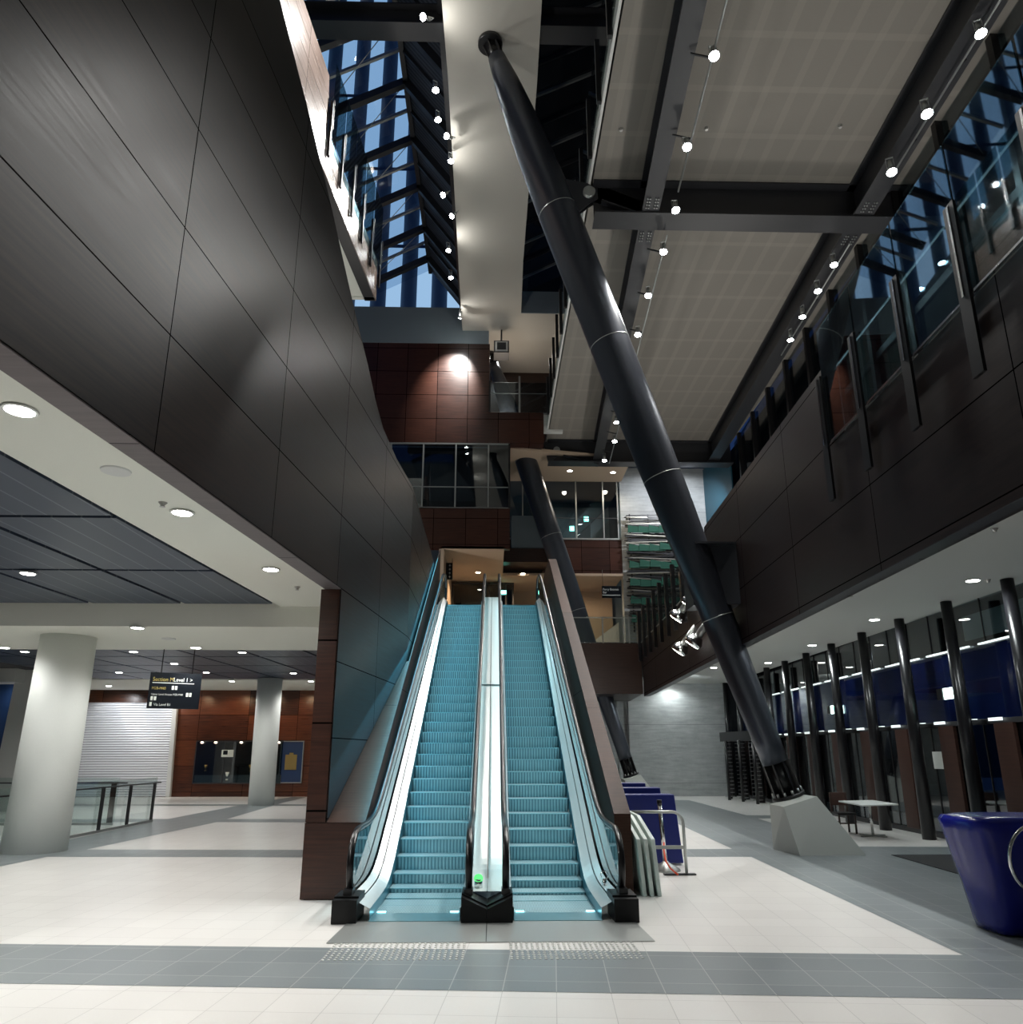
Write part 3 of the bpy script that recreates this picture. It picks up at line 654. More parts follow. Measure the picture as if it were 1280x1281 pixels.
# upper edge railing (dark posts with glass) along the ceiling's left edge
rl = thing('edge_railing', 'glass railing with dark posts along the upper floor edge at left of the ceiling', 'railing', (2.3, 6, 15.7))
MB().box(2.24, 2.26, 6, 30, 15.65, 17.45).build('pane', 'glass_clear', rl)
for i in range(15): MB().box(2.19, 2.29, 6.8+i*1.55, 6.9+i*1.55, 15.62, 17.35).build('post', 'steel_black', rl)
# spotlights on tracks
def track(label, X_, ys, off):
    t = thing('light_track', label, 'light track', (X_(ys[0])+off, ys[0], 14.45))
    MB().tube([(X_(y)+off, y, 14.42) for y in ys], .022, 8).build('rail', 'galv', t)
    y = ys[0]+.7
    while y < ys[-1]:
        m = MB(); m.bar((X_(y)+.1, y, 14.55), (X_(y)+off+.02, y, 14.45), .03, .03); m.build('stub_arm', 'steel_dark', t); y += 1.9
track('conduit track of spotlights beside the left girder', XL, (4.5, 14.3), .50)
track('conduit track of spotlights beside the left girder, far bay', XL, (15.8, 31), .50)
track('thin white track of spotlights beneath the right girder', XR, (4.5, 13.6), -.03)
track('thin white track of spotlights beneath the right girder, second bay', XR, (16.0, 21.5), -.03)
def spot_proto():
    t = thing('spotlight', 'x', 'spotlight', (0, 0, 0))
    MB().cyl((0, 0, .0), (0, 0, .20), .055, .045, 14).build('housing', 'galv', t)
    MB().tube([(0, 0, -.1), (0, 0, -.06), (0, 0, 0)], 0, 16, rs=[.098, .085, .055]).build('reflector', 'chrome', t)
    MB().tube([(0, 0, -.112), (0, 0, -.10)], 0, 16, rs=[.07, .092]).build('lens', 'lamp_spot', t)
    m = MB(); m.box(-.07, -.06, -.012, .012, .05, .30); m.box(.06, .07, -.012, .012, .05, .30); m.box(-.07, .07, -.012, .012, .29, .30); m.build('yoke', 'galv', t)
    return t
SP = [None]
def put_spot(loc, tgt, label, group, power, ang=90, scale=1., color=(1, .98, .94)):
    loc = V(loc); d = (V(tgt)-loc).normalized()
    if SP[0] is None: SP[0] = spot_proto(); o = SP[0]; o['label'] = label; o['group'] = group
    else: o = dup(SP[0], loc, None, label, group)
    o.location = loc; o.rotation_mode = 'QUATERNION'; o.rotation_quaternion = (-d).to_track_quat('Z', 'Y'); o.scale = (scale,)*3
    if power: spot(loc+d*.16*scale, tgt, power, color, ang, 1., .05)
g1 = 'spotlights on the track beside the left ceiling girder'; l1 = 'round spotlight on the track beside the left ceiling girder'
for i, (x, y) in enumerate([(893, 67), (859, 181), (845, 260), (830, 312), (811, 367), (798, 416), (771, 526), (769, 550), (756, 574)]):
    p = atZ(x, y, 14.2); put_spot(p, (p.x-.4+random.uniform(-1, 1), p.y-4.+random.uniform(-1, 1), 0), l1, g1, 600, 100)
g2 = 'spotlights on the track under the right ceiling girder'; l2 = 'round spotlight on the track under the right ceiling girder'
for i, (x, y) in enumerate([(1226, 38), (1159, 138), (1115, 211), (1043, 328), (1023, 361), (1004, 393), (989, 422)]):
    p = atZ(x, y, 14.2); put_spot(p, (p.x-1.2, p.y-2.5 if i < 5 else p.y-.5, 0), l2, g2, 480, 100, 1.15 if i in (1, 2) else 1)
g3 = 'spotlights along the edge of the cream soffit band'; l3 = 'spotlight at the left edge of the cream soffit band under the glass roof'
for i, (x, y) in enumerate([(532, 22), (545, 110), (548, 147), (561, 171), (564, 199), (556, 243), (567, 269), (561, 311), (564, 345), (576, 395)]):
    p = atZ(x, y, 20.05)
    tg = {3: (-4.3, 14.5, 17.3), 0: (-4.4, 11.5, 17.0), 9: (-1.95, 30., 17.9), 5: (-3.9, 18.8, 16.4), 6: (-3.8, 20.3, 16.2)}.get(i, (p.x+1.5, p.y-3, 0))
    put_spot(p, tg, l3, g3, {3: 2600, 0: 900, 9: 1700, 5: 500, 6: 400}.get(i, 400), 60 if i == 9 else 80)

m = MB(); m.box(-22.2, -22, -4, 34.8, 0, 5); S('wall_far_left_end', m, 'column_pale')
m = MB(); m.box(1.7, 5.8, 35.0, 35.2, 0, 4.3); S('wall_back_under', m, 'concrete')
m = MB(); m.box(10.7, 15, 34.6, 34.9, -.1, 7); m.box(11, 15, -4.2, -4, 0, 16); m.box(9, 16, -4, 36, 7.0, 7.2); m.box(12.4, 16, -4, 36, -.3, -.02); m.box(11.45, 11.6, 28, 37, 6.2, 16); m.box(10.7, 11.6, 36, 36.2, 6.2, 16); S('night_backdrop_boxes', m, 'night')  # dark boxes added outside so no blue sky shows through the gaps
m = MB(); m.box(-22, 13, -4.2, -4, 0, 24); S('wall_front', m, 'concrete_dark')
m = MB(); m.box(-9, 13, -4.2, 5, 24, 24.2); m.box(5, 13, 5, 36, 24, 24.2); S('ceiling_roof', m, 'paint_bluegrey')
m = MB(); m.box(-9.2, -9, -4, 36, 4.9, 24.2); S('wall_far_left_upper', m, 'paint_bluegrey')
m = MB(); m.box(-9, 13, 38.3, 38.5, 4.9, 24.2); S('wall_far_back', m, 'paint_bluegrey')
for y in (11.5, 15, 18.7, 19.7, 23.5, 28.2): spot((-1.75, y, 19.85), (-.7, y, 20.42), 26, (1, .98, .94), 130, 1., .05)
# ================================================================== GLASS ROOF
rt = thing('glass_roof', 'dark steel framed glass roof on the left showing the striped tower', 'glass roof', (-3, 20, 22))
RX, RZ, LX, LZ, EX, EZ = -3.05, 23.5, -5.9, 21.95, -1.46, 21.35
MB().poly([(LX, 5, LZ+.1), (RX, 5, RZ+.1), (RX, 30, RZ+.1), (LX, 30, LZ+.1)]).build('glazing', 'glass_roof', rt)
MB().poly([(EX, 5, EZ+.1), (RX, 5, RZ+.1), (RX, 30, RZ+.1), (EX, 30, EZ+.1)]).build('louvred_glazing', 'louvre', rt)
MB().bar((RX, 5, RZ), (RX, 30, RZ), .16, .22).build('ridge_beam', 'steel_dark', rt)
nodes = [10.6, 12.9, 15.2, 17.5, 19.8, 22.15, 24.5, 26.9, 28.9]
for y in nodes:
    MB().bar((RX, y, RZ-.08), (LX, y, LZ-.08), .20, .26).build('rafter', 'steel_dark', rt)
    MB().bar((RX, y, RZ-.08), (EX, y, EZ-.08), .20, .26).build('rafter', 'steel_dark', rt)
for a, b in zip(nodes[:-1], nodes[1:]):
    y = (a+b)/2; MB().bar((RX, y, RZ+.02), (LX, y, LZ+.02), .09, .10).build('glazing_bar', 'galv', rt); MB().bar((RX, y, RZ+.02), (EX, y, EZ+.02), .09, .1).build('glazing_bar', 'steel_dark', rt)
    MB().tube([(RX, a, RZ-.1), (LX, b, LZ-.1)], .015, 6).build('brace_rod', 'galv', rt)
MB().bar((EX-.08, 5, EZ-.05), (EX-.08, 30, EZ-.05), .15, .3).build('eave_beam', 'steel_dark', rt)
MB()
# darker roof slope to the right of the soffit band
r2 = thing('dark_glass_roof', 'dark glass roof slope between the cream band and the right ceiling', 'glass roof', (2, 20, 22))
m = MB(); m.poly([(1.0, 5, 22.0), (4.6, 5, 23.9), (4.6, 29.5, 23.9), (1.0, 29.5, 22.0)]); m.build('glazing', 'glass_facade', r2)
for i in range(17):
    y = 9.6+i*1.17; MB().bar((1.0, y, 21.95), (4.6, y, 23.85), .07, .16 if i % 2 else .1).build('purlin', 'steel_dark' if i % 2 else 'galv', r2)
m = MB(); m.box(4.6, 5., 5, 29.5, 16.2, 24); m.box(.6, 5, 4, 38, 24.6, 24.8); S('wall_and_dark_plate', m, 'night')  # second box: dark plate added over the glass to black out the sky
# tower outside, seen through the roof
tw = thing('tower', 'neighbouring tower with pale and dark vertical stripes seen through the glass roof', 'building', (-20, 62, 0))
MB().box(-46, -3.2, 62, 80, 0, 150).build('body', 'tower_dark', tw)
x = -45.2
while x < -4.2:
    MB().box(x, x+1.35, 61.7, 62.0, 12, 148).build('light_stripe', 'tower_lit', tw); x += 2.9
for z in range(40, 148, 9): MB().box(-46, -3.2, 61.65, 61.7, z, z+.35).build('floor_band', 'tower_dark', tw)

# ================================================================== UPPER LEFT BALCONY
bA, bB = (-4.197, 15.453), (-3.774, 20.5)
bx = lambda y: bA[0]+(y-bA[1])*(bB[0]-bA[0])/(bB[1]-bA[1])
m = MB(); m.ngonp([(bx(5), 5, 15.6), (bx(20.55), 20.55, 15.6), (bx(20.55), 20.55, 17.0), (bx(15.2), 15.2, 16.85), (bx(15.0), 15.0, 18.34), (bx(5), 5, 18.3)], (-.18, 0, 0)); S('wall_balcony', m, 'wood_bright')
m = MB(); m.ngonp([(bx(5)-.02, 5, 15.59), (bx(20.55)-.02, 20.55, 15.59), (bx(20.55)-.35, 20.55, 15.59), (bx(5)-.35, 5, 15.59)], (0, 0, .05)); S('trim_3', m, 'steel_black')
m = MB(); m.ngonp([(bx(5)-.3, 5, 15.62), (bx(20.5)-.3, 20.4, 15.62), (-9, 20.4, 15.62), (-9, 5, 15.62)], (0, 0, .1)); m.box(-9, -3.8, 20.35, 20.5, 15.59, 16.9); S('ceiling_balcony', m, 'ceiling_pale')
br = thing('balcony_railing', 'glass balustrade with slim posts fixed to the bright upper left balcony', 'railing', (bx(15), 15, 16.5))
for i in range(5):
    y0 = 15.25+i*1.07; k = MB(); k.ngonp([(bx(y0)+.07, y0, 16.75), (bx(y0+1.0)+.07, y0+1.0, 16.75), (bx(y0+1.)+.07, y0+1.0, 19.0), (bx(y0)+.07, y0, 19.0)], (.012, 0, 0)); k.build('pane', 'glass_screen', br)
for i in range(6):
    y0 = 15.22+i*1.07; k = MB(); k.bar((bx(y0)+.05, y0, 16.1), (bx(y0)+.05, y0, 17.75), .06, .10); po = k.build('post', 'steel_black', br)
    k = MB(); k.bar((bx(y0)+.11, y0, 16.9), (bx(y0)+.11, y0, 17.8), .02, .03); k.build('glass_clamp', 'chrome', po)

# ================================================================== REAR OF THE ATRIUM (left part, plane Y = 30)
m = MB(); m.box(-6.6, -.25, 30.0, 30.4, 14.9, 19.76); m.box(-.25, 2.15, 30, 30.5, 14.9, 16.38); S('wall_rear_upper', m, 'wood_rear')
m = MB(); m.box(-6.6, -.30, 29.98, 30.4, 19.76, 21.6); S('wall_rear_grey', m, 'paint_bluegrey')
m = MB(); m.box(2.15, 3.0, 30.05, 30.3, 15.5, 16.32); S('wall_rear_patch', m, 'paint_white')
m = MB(); m.box(-.25, 4.0, 33.8, 34.0, 16, 20.42); S('wall_rear_dark', m, 'wood_dark')
m = MB(); m.box(-.25, 2.1, 30.5, 33.9, 14.95, 15.2); S('floor_bridge', m, 'wood_dark')
ur = thing('bridge_railing', 'glass railing on top of the upper wood bridge behind the escalators', 'railing', (1, 30.1, 16.4))
MB().box(-.2, 3.0, 30.1, 30.12, 16.4, 17.9).build('pane', 'glass_facade', ur)
MB().box(-.2, 3.0, 30.08, 30.12, 16.38, 16.43).build('base_rail', 'chrome', ur); MB().box(-.2, 3.0, 30.1, 30.13, 17.35, 17.38).build('handrail', 'galv', ur)
for px in (650, 690): x = atY(px, 490, 30.1).x; MB().box(x-.04, x+.04, 30.06, 30.1, 15.9 if px == 690 else 16.4, 18.2).build('post', 'galv', ur)
MB().box(-.28, -.2, 29.95, 30.1, 16.4, 17.9).build('end_post', 'steel_black', ur)
# window L2
wn = MB(); z0, z1 = 11.92, 14.88
wn.box(-4.8, .66, 30.06, 30.09, z0, z1, 0); wn.box(-4.8, .66, 30.5, 30.6, z0, z1, 1)
for px in (488, 529, 570, 611): x = atY(px, 590, 30).x; wn.box(x-.03, x+.03, 30.0, 30.07, z0, z1, 2)
wn.box(.60, .68, 29.96, 30.5, z0, z1, 3)
wn.box(-4.8, .66, 30.0, 30.07, z0-.03, z0+.03, 2); wn.box(-4.8, .66, 30.0, 30.07, z1-.03, z1+.03, 2); zt = atY(600, 609, 30).z; wn.box(-4.8, .66, 30.02, 30.07, zt-.015, zt+.015, 2)
S('window_2', wn, ['glass_facade', 'night', 'galv', 'steel_black'])
m = MB(); m.box(-3.9, .66, 30.0, 30.3, 10.12, 11.92); S('wall_rear_lower', m, 'wood_rear')
# landing behind the escalator top
m = MB(); m.box(-2.2, .42, 30.0, 38.2, 10.10, 10.22); m.box(.42, 6.2, 34.4, 38.2, 10.02, 10.14); S('ceiling_landing', m, 'ceiling_warm')
m = MB(); m.box(-2.3, 6.2, 38.0, 38.2, 6.2, 10.1); m.box(-2.3, -2.1, 30, 38, 6, 10.1); S('wall_landing', m, 'ceiling_warm')
m = MB(); m.box(-1.7, 1.9, 22.95, 31, 5.75, 6.14); m.box(-2.3, 6.2, 31, 38.0, 5.75, 6.2); m.box(1.9, 6.1, 30.25, 31, 5.75, 6.19); S('floor_landing', m, 'floor_grey')
gd = MB(); a, b = atY(545, 735, 36.).x, atY(642, 735, 36.).x; zt = atY(600, 729, 36).z
gd.box(a, b, 36.0, 36.03, 6.2, zt, 0); gd.box(a, b, 36.3, 36.35, 6.2, zt, 1)
for px in (566, 612, 633, 642): x = atY(px, 745, 36).x; gd.box(x-.04, x+.04, 35.95, 36.05, 6.2, zt, 2)
gd.box(a, b, 35.95, 36.05, zt-.06, zt, 2); S('window_3', gd, ['glass_facade', 'night', 'steel_dark'])
es = atY(630, 741, 35.9); MB()
tag(MB().box(es.x-.14, es.x+.14, 35.85, 35.9, es.z-.09, es.z+.09).build('exit_sign', 'exit_green', origin=es), 'small green exit sign beside the glass at the top of the escalators', 'exit sign')
hs = thing('hanging_sign', 'small black hanging sign with white symbols above the top of the left escalator', 'sign', (-2.2, 29, 9))
a, b, c, d = rect_px(548, 704, 566, 725, 31.5); MB().box(a, b, 31.5, 31.55, c, d).build('panel', 'sign_black', hs); MB().cyl(((a+b)/2+.3, 31.52, d), ((a+b)/2+.3, 31.52, 10.1), .015, n=8).build('hanger', 'steel_black', hs)
for i in range(4):
    z = d-.12-i*.17; k = MB(); k.box(b-.16, b-.08, 31.485, 31.5, z-.012, z+.012); k.box(b-.13, b-.11, 31.485, 31.5, z-.05, z+.05); k.build('symbol', 'sign_text', hs)
# grey panel box and wood soffit between (plane Y ~ 33)
m = MB(); a, b, c, d = rect_px(640, 645, 692, 686, 33.0); m.box(a, b, 33.0, 34.3, c, d); tag(m.build('bulkhead', 'paint_bluegrey', origin=(a, 33, c)), 'blue-grey panelled bulkhead behind the further raking column', 'bulkhead')
m = MB(); a, b, c, d = rect_px(632, 686.5, 700, 690, 32.9); m.box(a-.1, b, 32.9, 33.6, 10.4, 10.95); m.box(.42, 2.9, 32.9, 36.2, 10.3, 10.4); S('wall_rear_soffit', m, 'wood_dark')
# right part, plane Y = 34.5
m = MB(); m.box(2.3, 6.2, 34.5, 34.7, 10.15, 11.87); m.box(.66, 2.4, 34.5, 34.7, 10.4, 12.0); S('wall_rear_fascia', m, 'wood_rear')
m = MB(); m.ngonp([(.7, 30.5, 14.87), (6.3, 31.6, 14.87), (6.3, 34.6, 14.87), (.7, 34.6, 14.87)][::-1], (0, 0, .12)); S('ceiling_rear', m, 'ceiling_warm')
wn = MB(); wn.box(.7, 6.15, 34.55, 34.58, 11.87, 14.87, 0); wn.box(.7, 6.2, 38.2, 38.3, 11.5, 15, 1); wn.ngonp([(2.8, 36.8, 11.9), (3.5, 36.8, 11.9), (6.2, 36.8, 14.6), (6.2, 36.8, 15), (5.6, 36.8, 15)], (0, .3, 0), 1); wn.box(5.2, 6.2, 38.1, 38.2, 11.6, 14.9, 4)
for px in (654, 721, 755, 773): x = atY(px, 640, 34.5).x; wn.box(x-.03, x+.03, 34.48, 34.56, 11.87, 14.87, 2)
wn.box(.7, 6.2, 34.46, 34.56, 11.84, 11.92, 2); zt = atY(740, 648, 34.5).z; wn.box(.7, 6.15, 34.52, 34.56, zt-.015, zt+.015, 3)
S('window_4', wn, ['glass_facade', 'concrete_dark', 'galv', 'steel_dark', 'paint_white'])
for (px, py, lab) in ((734, 649, 'green exit sign glowing behind the rear glass, the higher one'), (716, 661, 'green exit sign glowing behind the rear glass, the lower one')):
    p = atY(px, py, 35.2); t = thing('exit_sign', lab, 'exit sign', tuple(p)); MB().box(p.x-.09, p.x+.09, 35.2, 35.24, p.z-.1, p.z+.1).build('panel', 'exit_white', t); MB().box(p.x-.13, p.x+.11, 35.24, 35.30, p.z-.12, p.z+.14).build('housing', 'exit_green', t)
# first floor bridge fascia
m = MB(); m.box(1.7, 6.05, 30.2, 30.6, 4.15, 6.19); m.ngonp([(1.7, 30.6, 4.15), (6.05, 30.6, 4.15), (6.3, 34.5, 4.15), (1.7, 34.5, 4.15)][::-1], (0, 0, .1)); S('wall_bridge', m, 'wood_dark')
br = thing('landing_railing', 'glass railing with silver top rail on the first floor bridge behind the parapet', 'railing', (4, 30.2, 6.2))
MB().box(2.2, 5.9, 30.25, 30.27, 6.2, 7.3).build('pane', 'glass_clear', br); MB().box(2.2, 5.9, 30.22, 30.28, 6.17, 6.23).build('base_rail', 'chrome', br); MB().box(2.2, 5.9, 30.24, 30.27, 7.24, 7.28).build('handrail', 'galv', br)
for px in (754, 780, 787): x = atY(px, 780, 30.2).x; MB().box(x-.025, x+.025, 30.2, 30.26, 6.2, 7.3).build('post', 'galv', br)
# bar sign
bs = thing('bar_sign', 'small black hanging sign with two lines of white text beside the concrete wall', 'sign', (5.5, 33.5, 8.8))
a, b, c, d = rect_px(753, 733, 777.5, 748, 33.5); MB().box(a, b, 33.5, 33.56, c, d).build('panel', 'sign_black', bs)
text('lettering', 'Percy Beames', .145, 'sign_text', (a+.04, 33.49, d-.21), (math.pi/2, 0, 0), bs, .9); text('lettering', 'Bar', .145, 'sign_text', (a+.04, 33.49, d-.35), (math.pi/2, 0, 0), bs, .9)
MB().box(a, b-.04, 33.48, 33.5, c+.11, c+.14).build('rule_line', 'sign_text', bs); MB().cyl((a+.05, 33.53, d), (a+.05, 33.53, 10.1), .012, n=6).build('hanger', 'steel_black', bs)
m = MB(); m.ngonp([(4.9, 36.2, 6.2), (6.2, 36.2, 6.2), (6.2, 36.2, 8.1), (5.0, 36.2, 7.2)], (0, .2, 0)); tag(m.build('stair_balustrade', 'paint_white', origin=(5.4, 36.2, 6.2)), 'pale sloping stair balustrade behind the first floor bridge railing', 'stair')
# concrete wall
m = MB(); m.box(6.2, 10.75, 34.5, 35, 0, 15.6); m.box(5.75, 6.25, 34.9, 35.2, 0, 4.4); S('wall_back', m, 'concrete')
m = MB(); m.ngonp([(10.42, 34.5, 6.2), (10.78, 31.4, 6.2), (10.78, 31.4, 15.5), (10.42, 34.5, 15.5)], (.05, 0, 0)); S('wall_teal_reflection', m, 'teal_reflection')  # teal-coloured panel standing in for reflecting glass at the far facade end
# sculpture of rods and green glass
sc = thing('wall_sculpture', 'wall sculpture of layered steel rods and green glass blades on the concrete wall', 'sculpture', (7.6, 34.2, 8))
for r in range(6):
    zb = atY(820, 646+r*22, 34.2).z
    for i in range(16):
        z = zb-random.uniform(.0, .62); a = 6.38+random.uniform(-.12, .15); k = MB()
        k.bar((a, 34.2+random.uniform(-.15, .1), z), (9.6+random.uniform(-.2, .2), 34.2+random.uniform(-.15, .1), z+random.uniform(-.2, .2)), .04, .045)
        if r*16+i < 96: k.build('rod', 'rod_steel' if i % 3 == 0 else 'steel_dark', sc)
    for j in range(6):
        z = zb-.62-random.uniform(0, .12); x = 6.42+j*.5
        k = MB(); k.ngonp([(x, 34.0, z-.17), (x+random.uniform(.7, 1.1), 34.05, z-.16), (x+random.uniform(.6, 1.1), 34.1, z+.06), (x+.05, 34.05, z+.2)], (0, .03, 0)); k.build('glass_blade', 'green_glass', sc)
for r in range(13):
    z = atY(820, 778+r*4.6, 34.2).z; MB().bar((6.4+random.uniform(-.1, .2), 34.2, z), (9.5, 34.2, z), .03, .035).build('thin_rod', 'rod_steel', sc)
for x in (6.6, 7.5, 8.4, 9.3): MB().box(x-.03, x+.03, 34.3, 34.36, 7.3, 13.1).build('upright', 'steel_dark', sc)

# ================================================================== RIGHT WALL (first floor edge)
WR = lambda y: 4.37+.0565*y
def wr(y, z, off=0.): return V((WR(y)+off, y, z))
m = MB(); m.ngonp([wr(-3, 4.06), wr(30.2, 4.06), wr(30.2, 6.2), wr(18.1, 6.2), wr(18.1, 7.45), wr(10.0, 7.45), wr(10.0, 6.2), wr(-3, 6.2)], (.25, 0, 0)); S('wall_right', m, 'wood_right')
m = MB(); m.ngonp([wr(-3, 4.05, .0), wr(30.2, 4.05, .0), wr(30.2, 4.05, .16), wr(-3, 4.05, .16)], (0, 0, .01)); S('trim_4', m, 'bracket_dark')
m = MB(); m.ngonp([wr(-3, 4.95, .2), wr(34.5, 4.95, .2), (10.8, 34.5, 4.95), (9.6, -3, 4.95)][::-1], (0, 0, .1)); S('ceiling_right', m, 'ceiling_white')
m = MB(); m.ngonp([wr(-3, 5.9, .2), wr(34.5, 5.9, .2), (10.6, 34.5, 5.9), (9.4, -3, 5.9)][::-1], (0, 0, .28)); S('floor_mezzanine', m, 'floor_grey')
bx_ = MB(); a = atY(889, 668, 16.0); bx_.ngonp([(4.35, 15.75, 4.95), (WR(15.3)+.02, 15.3, 4.9), (WR(15.3)+.02, 15.3, 6.22), (4.35, 15.75, 6.22)], (0, .7, 0)); bx_.box(4.35, WR(15.6)+.03, 15.28, 16.4, 6.22, 6.26)
tag(bx_.build('column_tie_box', 'bracket_dark', origin=(5, 15.7, 4.9)), 'dark grey steel box joining the front raking column to the right wall', 'tie box')
# near glass screen with posts
gs = thing('glass_screen', 'tall glass screen with dark posts along the near right wall edge', 'glass screen', (4.7, 7, 6.2))
ysx = [9.96, 8.75, 7.52, 6.3, 5.1, 3.9, 2.7]
for i in range(len(ysx)-1):
    y1, y0 = ysx[i], ysx[i+1]; k = MB(); k.ngonp([wr(y0+.02, 6.2, -.03), wr(y1-.02, 6.2, -.03), wr(y1-.02, 8.05, -.03), wr(y0+.02, 8.05, -.03)], (.012, 0, 0)); k.build('pane', 'glass_screen', gs)
for y in ysx:
    k = MB(); [k.bar(wr(y+s, 5.35, -.075), wr(y+s, 7.28, -.075), .035, .10) for s in (-.035, .035)]; po = k.build('post', 'steel_black', gs)
    k = MB(); k.bar(wr(y-.0, 6.2, -.10), wr(y-.0, 7.26, -.10), .012, .03); k.build('clamp_strip', 'chrome', po)
MB().bar(wr(2, 6.2, -.05), wr(9.96, 6.2, -.05), .03, .025).build('base_strip', 'chrome', gs); MB().bar(wr(2, 7.3, .06), wr(9.9, 7.3, .06), .03, .02).build('top_rail', 'chrome', gs)
# far railing on the same edge
fr_ = thing('edge_railing', 'far glass railing with many dark posts on the right wall edge beside the sculpture', 'railing', (5.7, 25, 6.2))
k = MB(); k.ngonp([wr(18.2, 6.2, -.03), wr(30, 6.2, -.03), wr(30, 7.3, -.03), wr(18.2, 7.3, -.03)], (.012, 0, 0)); k.build('pane', 'glass_clear', fr_)
for px, py in ((800.5, 804), (805.6, 798), (812.7, 791), (819.8, 784), (827, 776), (835.7, 767), (844.2, 758), (855.4, 746)):
    p = atZ(px, py, 6.2); y = min(p.y, 30.1); k = MB(); k.bar(wr(y, 5.45, -.09), wr(y, 7.5, -.09), .12, .13); k.build('post', 'steel_black', fr_)
MB().bar(wr(18.2, 6.2, -.04), wr(30.1, 6.2, -.04), .02, .03).build('base_strip', 'galv', fr_)
# theatre lamps on the fascia
for i, (px, py, lab) in enumerate(((846, 774, 'upper left theatre lamp clamped to the right wall beside the column'), (861, 757, 'upper right theatre lamp half hidden by the front column'), (849, 815, 'lower left theatre lamp on the right wall beside the column'), (866, 806, 'lower right theatre lamp on the right wall beside the column'))):
    p = atP(px, py, (WR(0)-.4, 0), (WR(30)-.4, 30)); t = thing('theatre_lamp', lab, 'lamp', tuple(p)); d = V((-.62, .45, -.9)).normalized()
    MB().cyl(p-d*.05, p-d*.95, .10, .09, 14).build('barrel', 'galv', t)
    MB().tube([p-d*.25, p-d*.1, p], 0, 18, rs=[.14, .23, .22]).build('hood', 'chrome', t)
    MB().tube([p-d*.02, p+d*.01], 0, 18, rs=[.2, .19]).build('lens', 'lamp', t)
    MB().bar(p-d*.45, p-d*.45+V((.42, .05, .1)), .04, .04).build('clamp_arm', 'galv', t)
    spot(p+d*.05, p+d*6, 120, (1, 1, .95), 60)

# ================================================================== RIGHT FACADE
XM = lambda y: 9.46+.055*(y-13.1)
mull = None
for k_ in range(-2, 11):
    y = 13.1+2.1*k_
    label = 'slim dark steel mullion post of the right glass facade'; grp = 'mullion posts of the right facade'
    if mull is None:
        mull = thing('mullion_post', label, 'mullion', (XM(y), y, 0), grp)
        mull['_o'] = (0, 0, 0)
        MB().cyl((0, 0, 0), (0, 0, 4.94), .145, .11, 20).build('shaft', 'mullion_steel', mull); MB().box(.1, .5, -.02, .02, 2.4, 2.5).build('fixing_arm', 'steel_black', mull)
    else: dup(mull, (XM(y), y, 0))
XF = lambda y: XM(y)+.50
def wfp(y, z, off=0.): return V((XF(y)+off, y, z))
w5 = MB(); w5.ngonp([wfp(6, .1), wfp(34.4, .1), wfp(34.4, 4.95), wfp(6, 4.95)], (.02, 0, 0), 0)
y = 7.0
while y < 34: w5.bar(wfp(y, .1, -.01), wfp(y, 2.45, -.01), .02, .02, 1); w5.bar(wfp(y+.5, 4.05, -.01), wfp(y+.5, 4.95, -.01), .02, .015, 1); y += 1.05
w5.ngonp([wfp(6, 0, -.1), wfp(34.4, 0, -.1), wfp(34.4, .1, -.1), wfp(6, .1, -.1)], (.25, 0, 0), 2)
w5.ngonp([wfp(6, 2.42, -.06), wfp(34.4, 2.42, -.06), wfp(34.4, 2.52, -.06), wfp(6, 2.52, -.06)], (.1, 0, 0), 2)
S('window_5', w5, ['glass_facade', 'steel_black', 'steel_dark'])
m = MB(); m.ngonp([wfp(6, 2.52, .04), wfp(34.4, 2.52, .04), wfp(34.4, 3.98, .04), wfp(6, 3.98, .04)], (.1, 0, 0)); S('wall_blue_band', m, 'navy_panel')
lt = thing('light_trough', 'thin white light trough along the top of the dark blue facade band', 'light trough', (10.2, 20, 4)); y = 7.
while y < 33: k = MB(); k.bar(wfp(y, 4.02, -.04), wfp(y+(1.75 if int(y) % 2 else 1.2), 4.02, -.04), .04, .035); k.build('tube', 'led', lt); y += 2.1
for i in range(13):
    y = 8.3+2.1*i
    for dy, wd in ((0, .52), (.85, .42)):
        k = MB(); k.bar(wfp(y+dy, 2.50, -.10), wfp(y+dy+wd*.8, 2.50, -.10), .04, .06); o = k.build('facade_lamp', 'led', origin=wfp(y+dy, 2.5, -.13)); tag(o, 'small white rectangular lamp below the blue facade band', 'lamp', 'row of rectangular lamps under the blue facade band')
for i in range(13):
    y = 8.0+2.1*i; dr = MB(); dr.ngonp([wfp(y, .1, -.09), wfp(y+.62, .1, -.09), wfp(y+.62, 2.42, -.09), wfp(y, 2.42, -.09)], (.07, 0, 0)); tag(dr.build('door_pier', 'door_wood', origin=wfp(y, .1, .06)), 'brown timber pier between the glass doors of the right facade', 'pier', 'timber piers of the right facade')
m = MB(); m.ngonp([wfp(-3, -.05, 3.), wfp(36, -.05, 3.), wfp(36, 7, 3.), wfp(-3, 7, 3.)], (.1, 0, 0)); S('wall_outside', m, 'night')
nt_ = MB(); p = wfp(14.55, 1.62, -.03); nt_.ngonp([wfp(17.06, 1.5, -.03), wfp(17.55, 1.5, -.03), wfp(17.55, 1.88, -.03), wfp(17.06, 1.88, -.03)], (.01, 0, 0)); tag(nt_.build('notice', 'sign_text', origin=p), 'white paper notice taped to the facade glass', 'notice')
scr = MB(); scr.ngonp([wfp(12.9, 4.22, .25), wfp(16.0, 4.22, .25), wfp(16.0, 4.75, .25), wfp(12.9, 4.75, .25)], (.03, 0, 0)); tag(scr.build('lit_panel', 'board_edge', origin=wfp(14.5, 4.22, .25)), 'pale rectangular panel behind the glass above the blue band', 'panel')
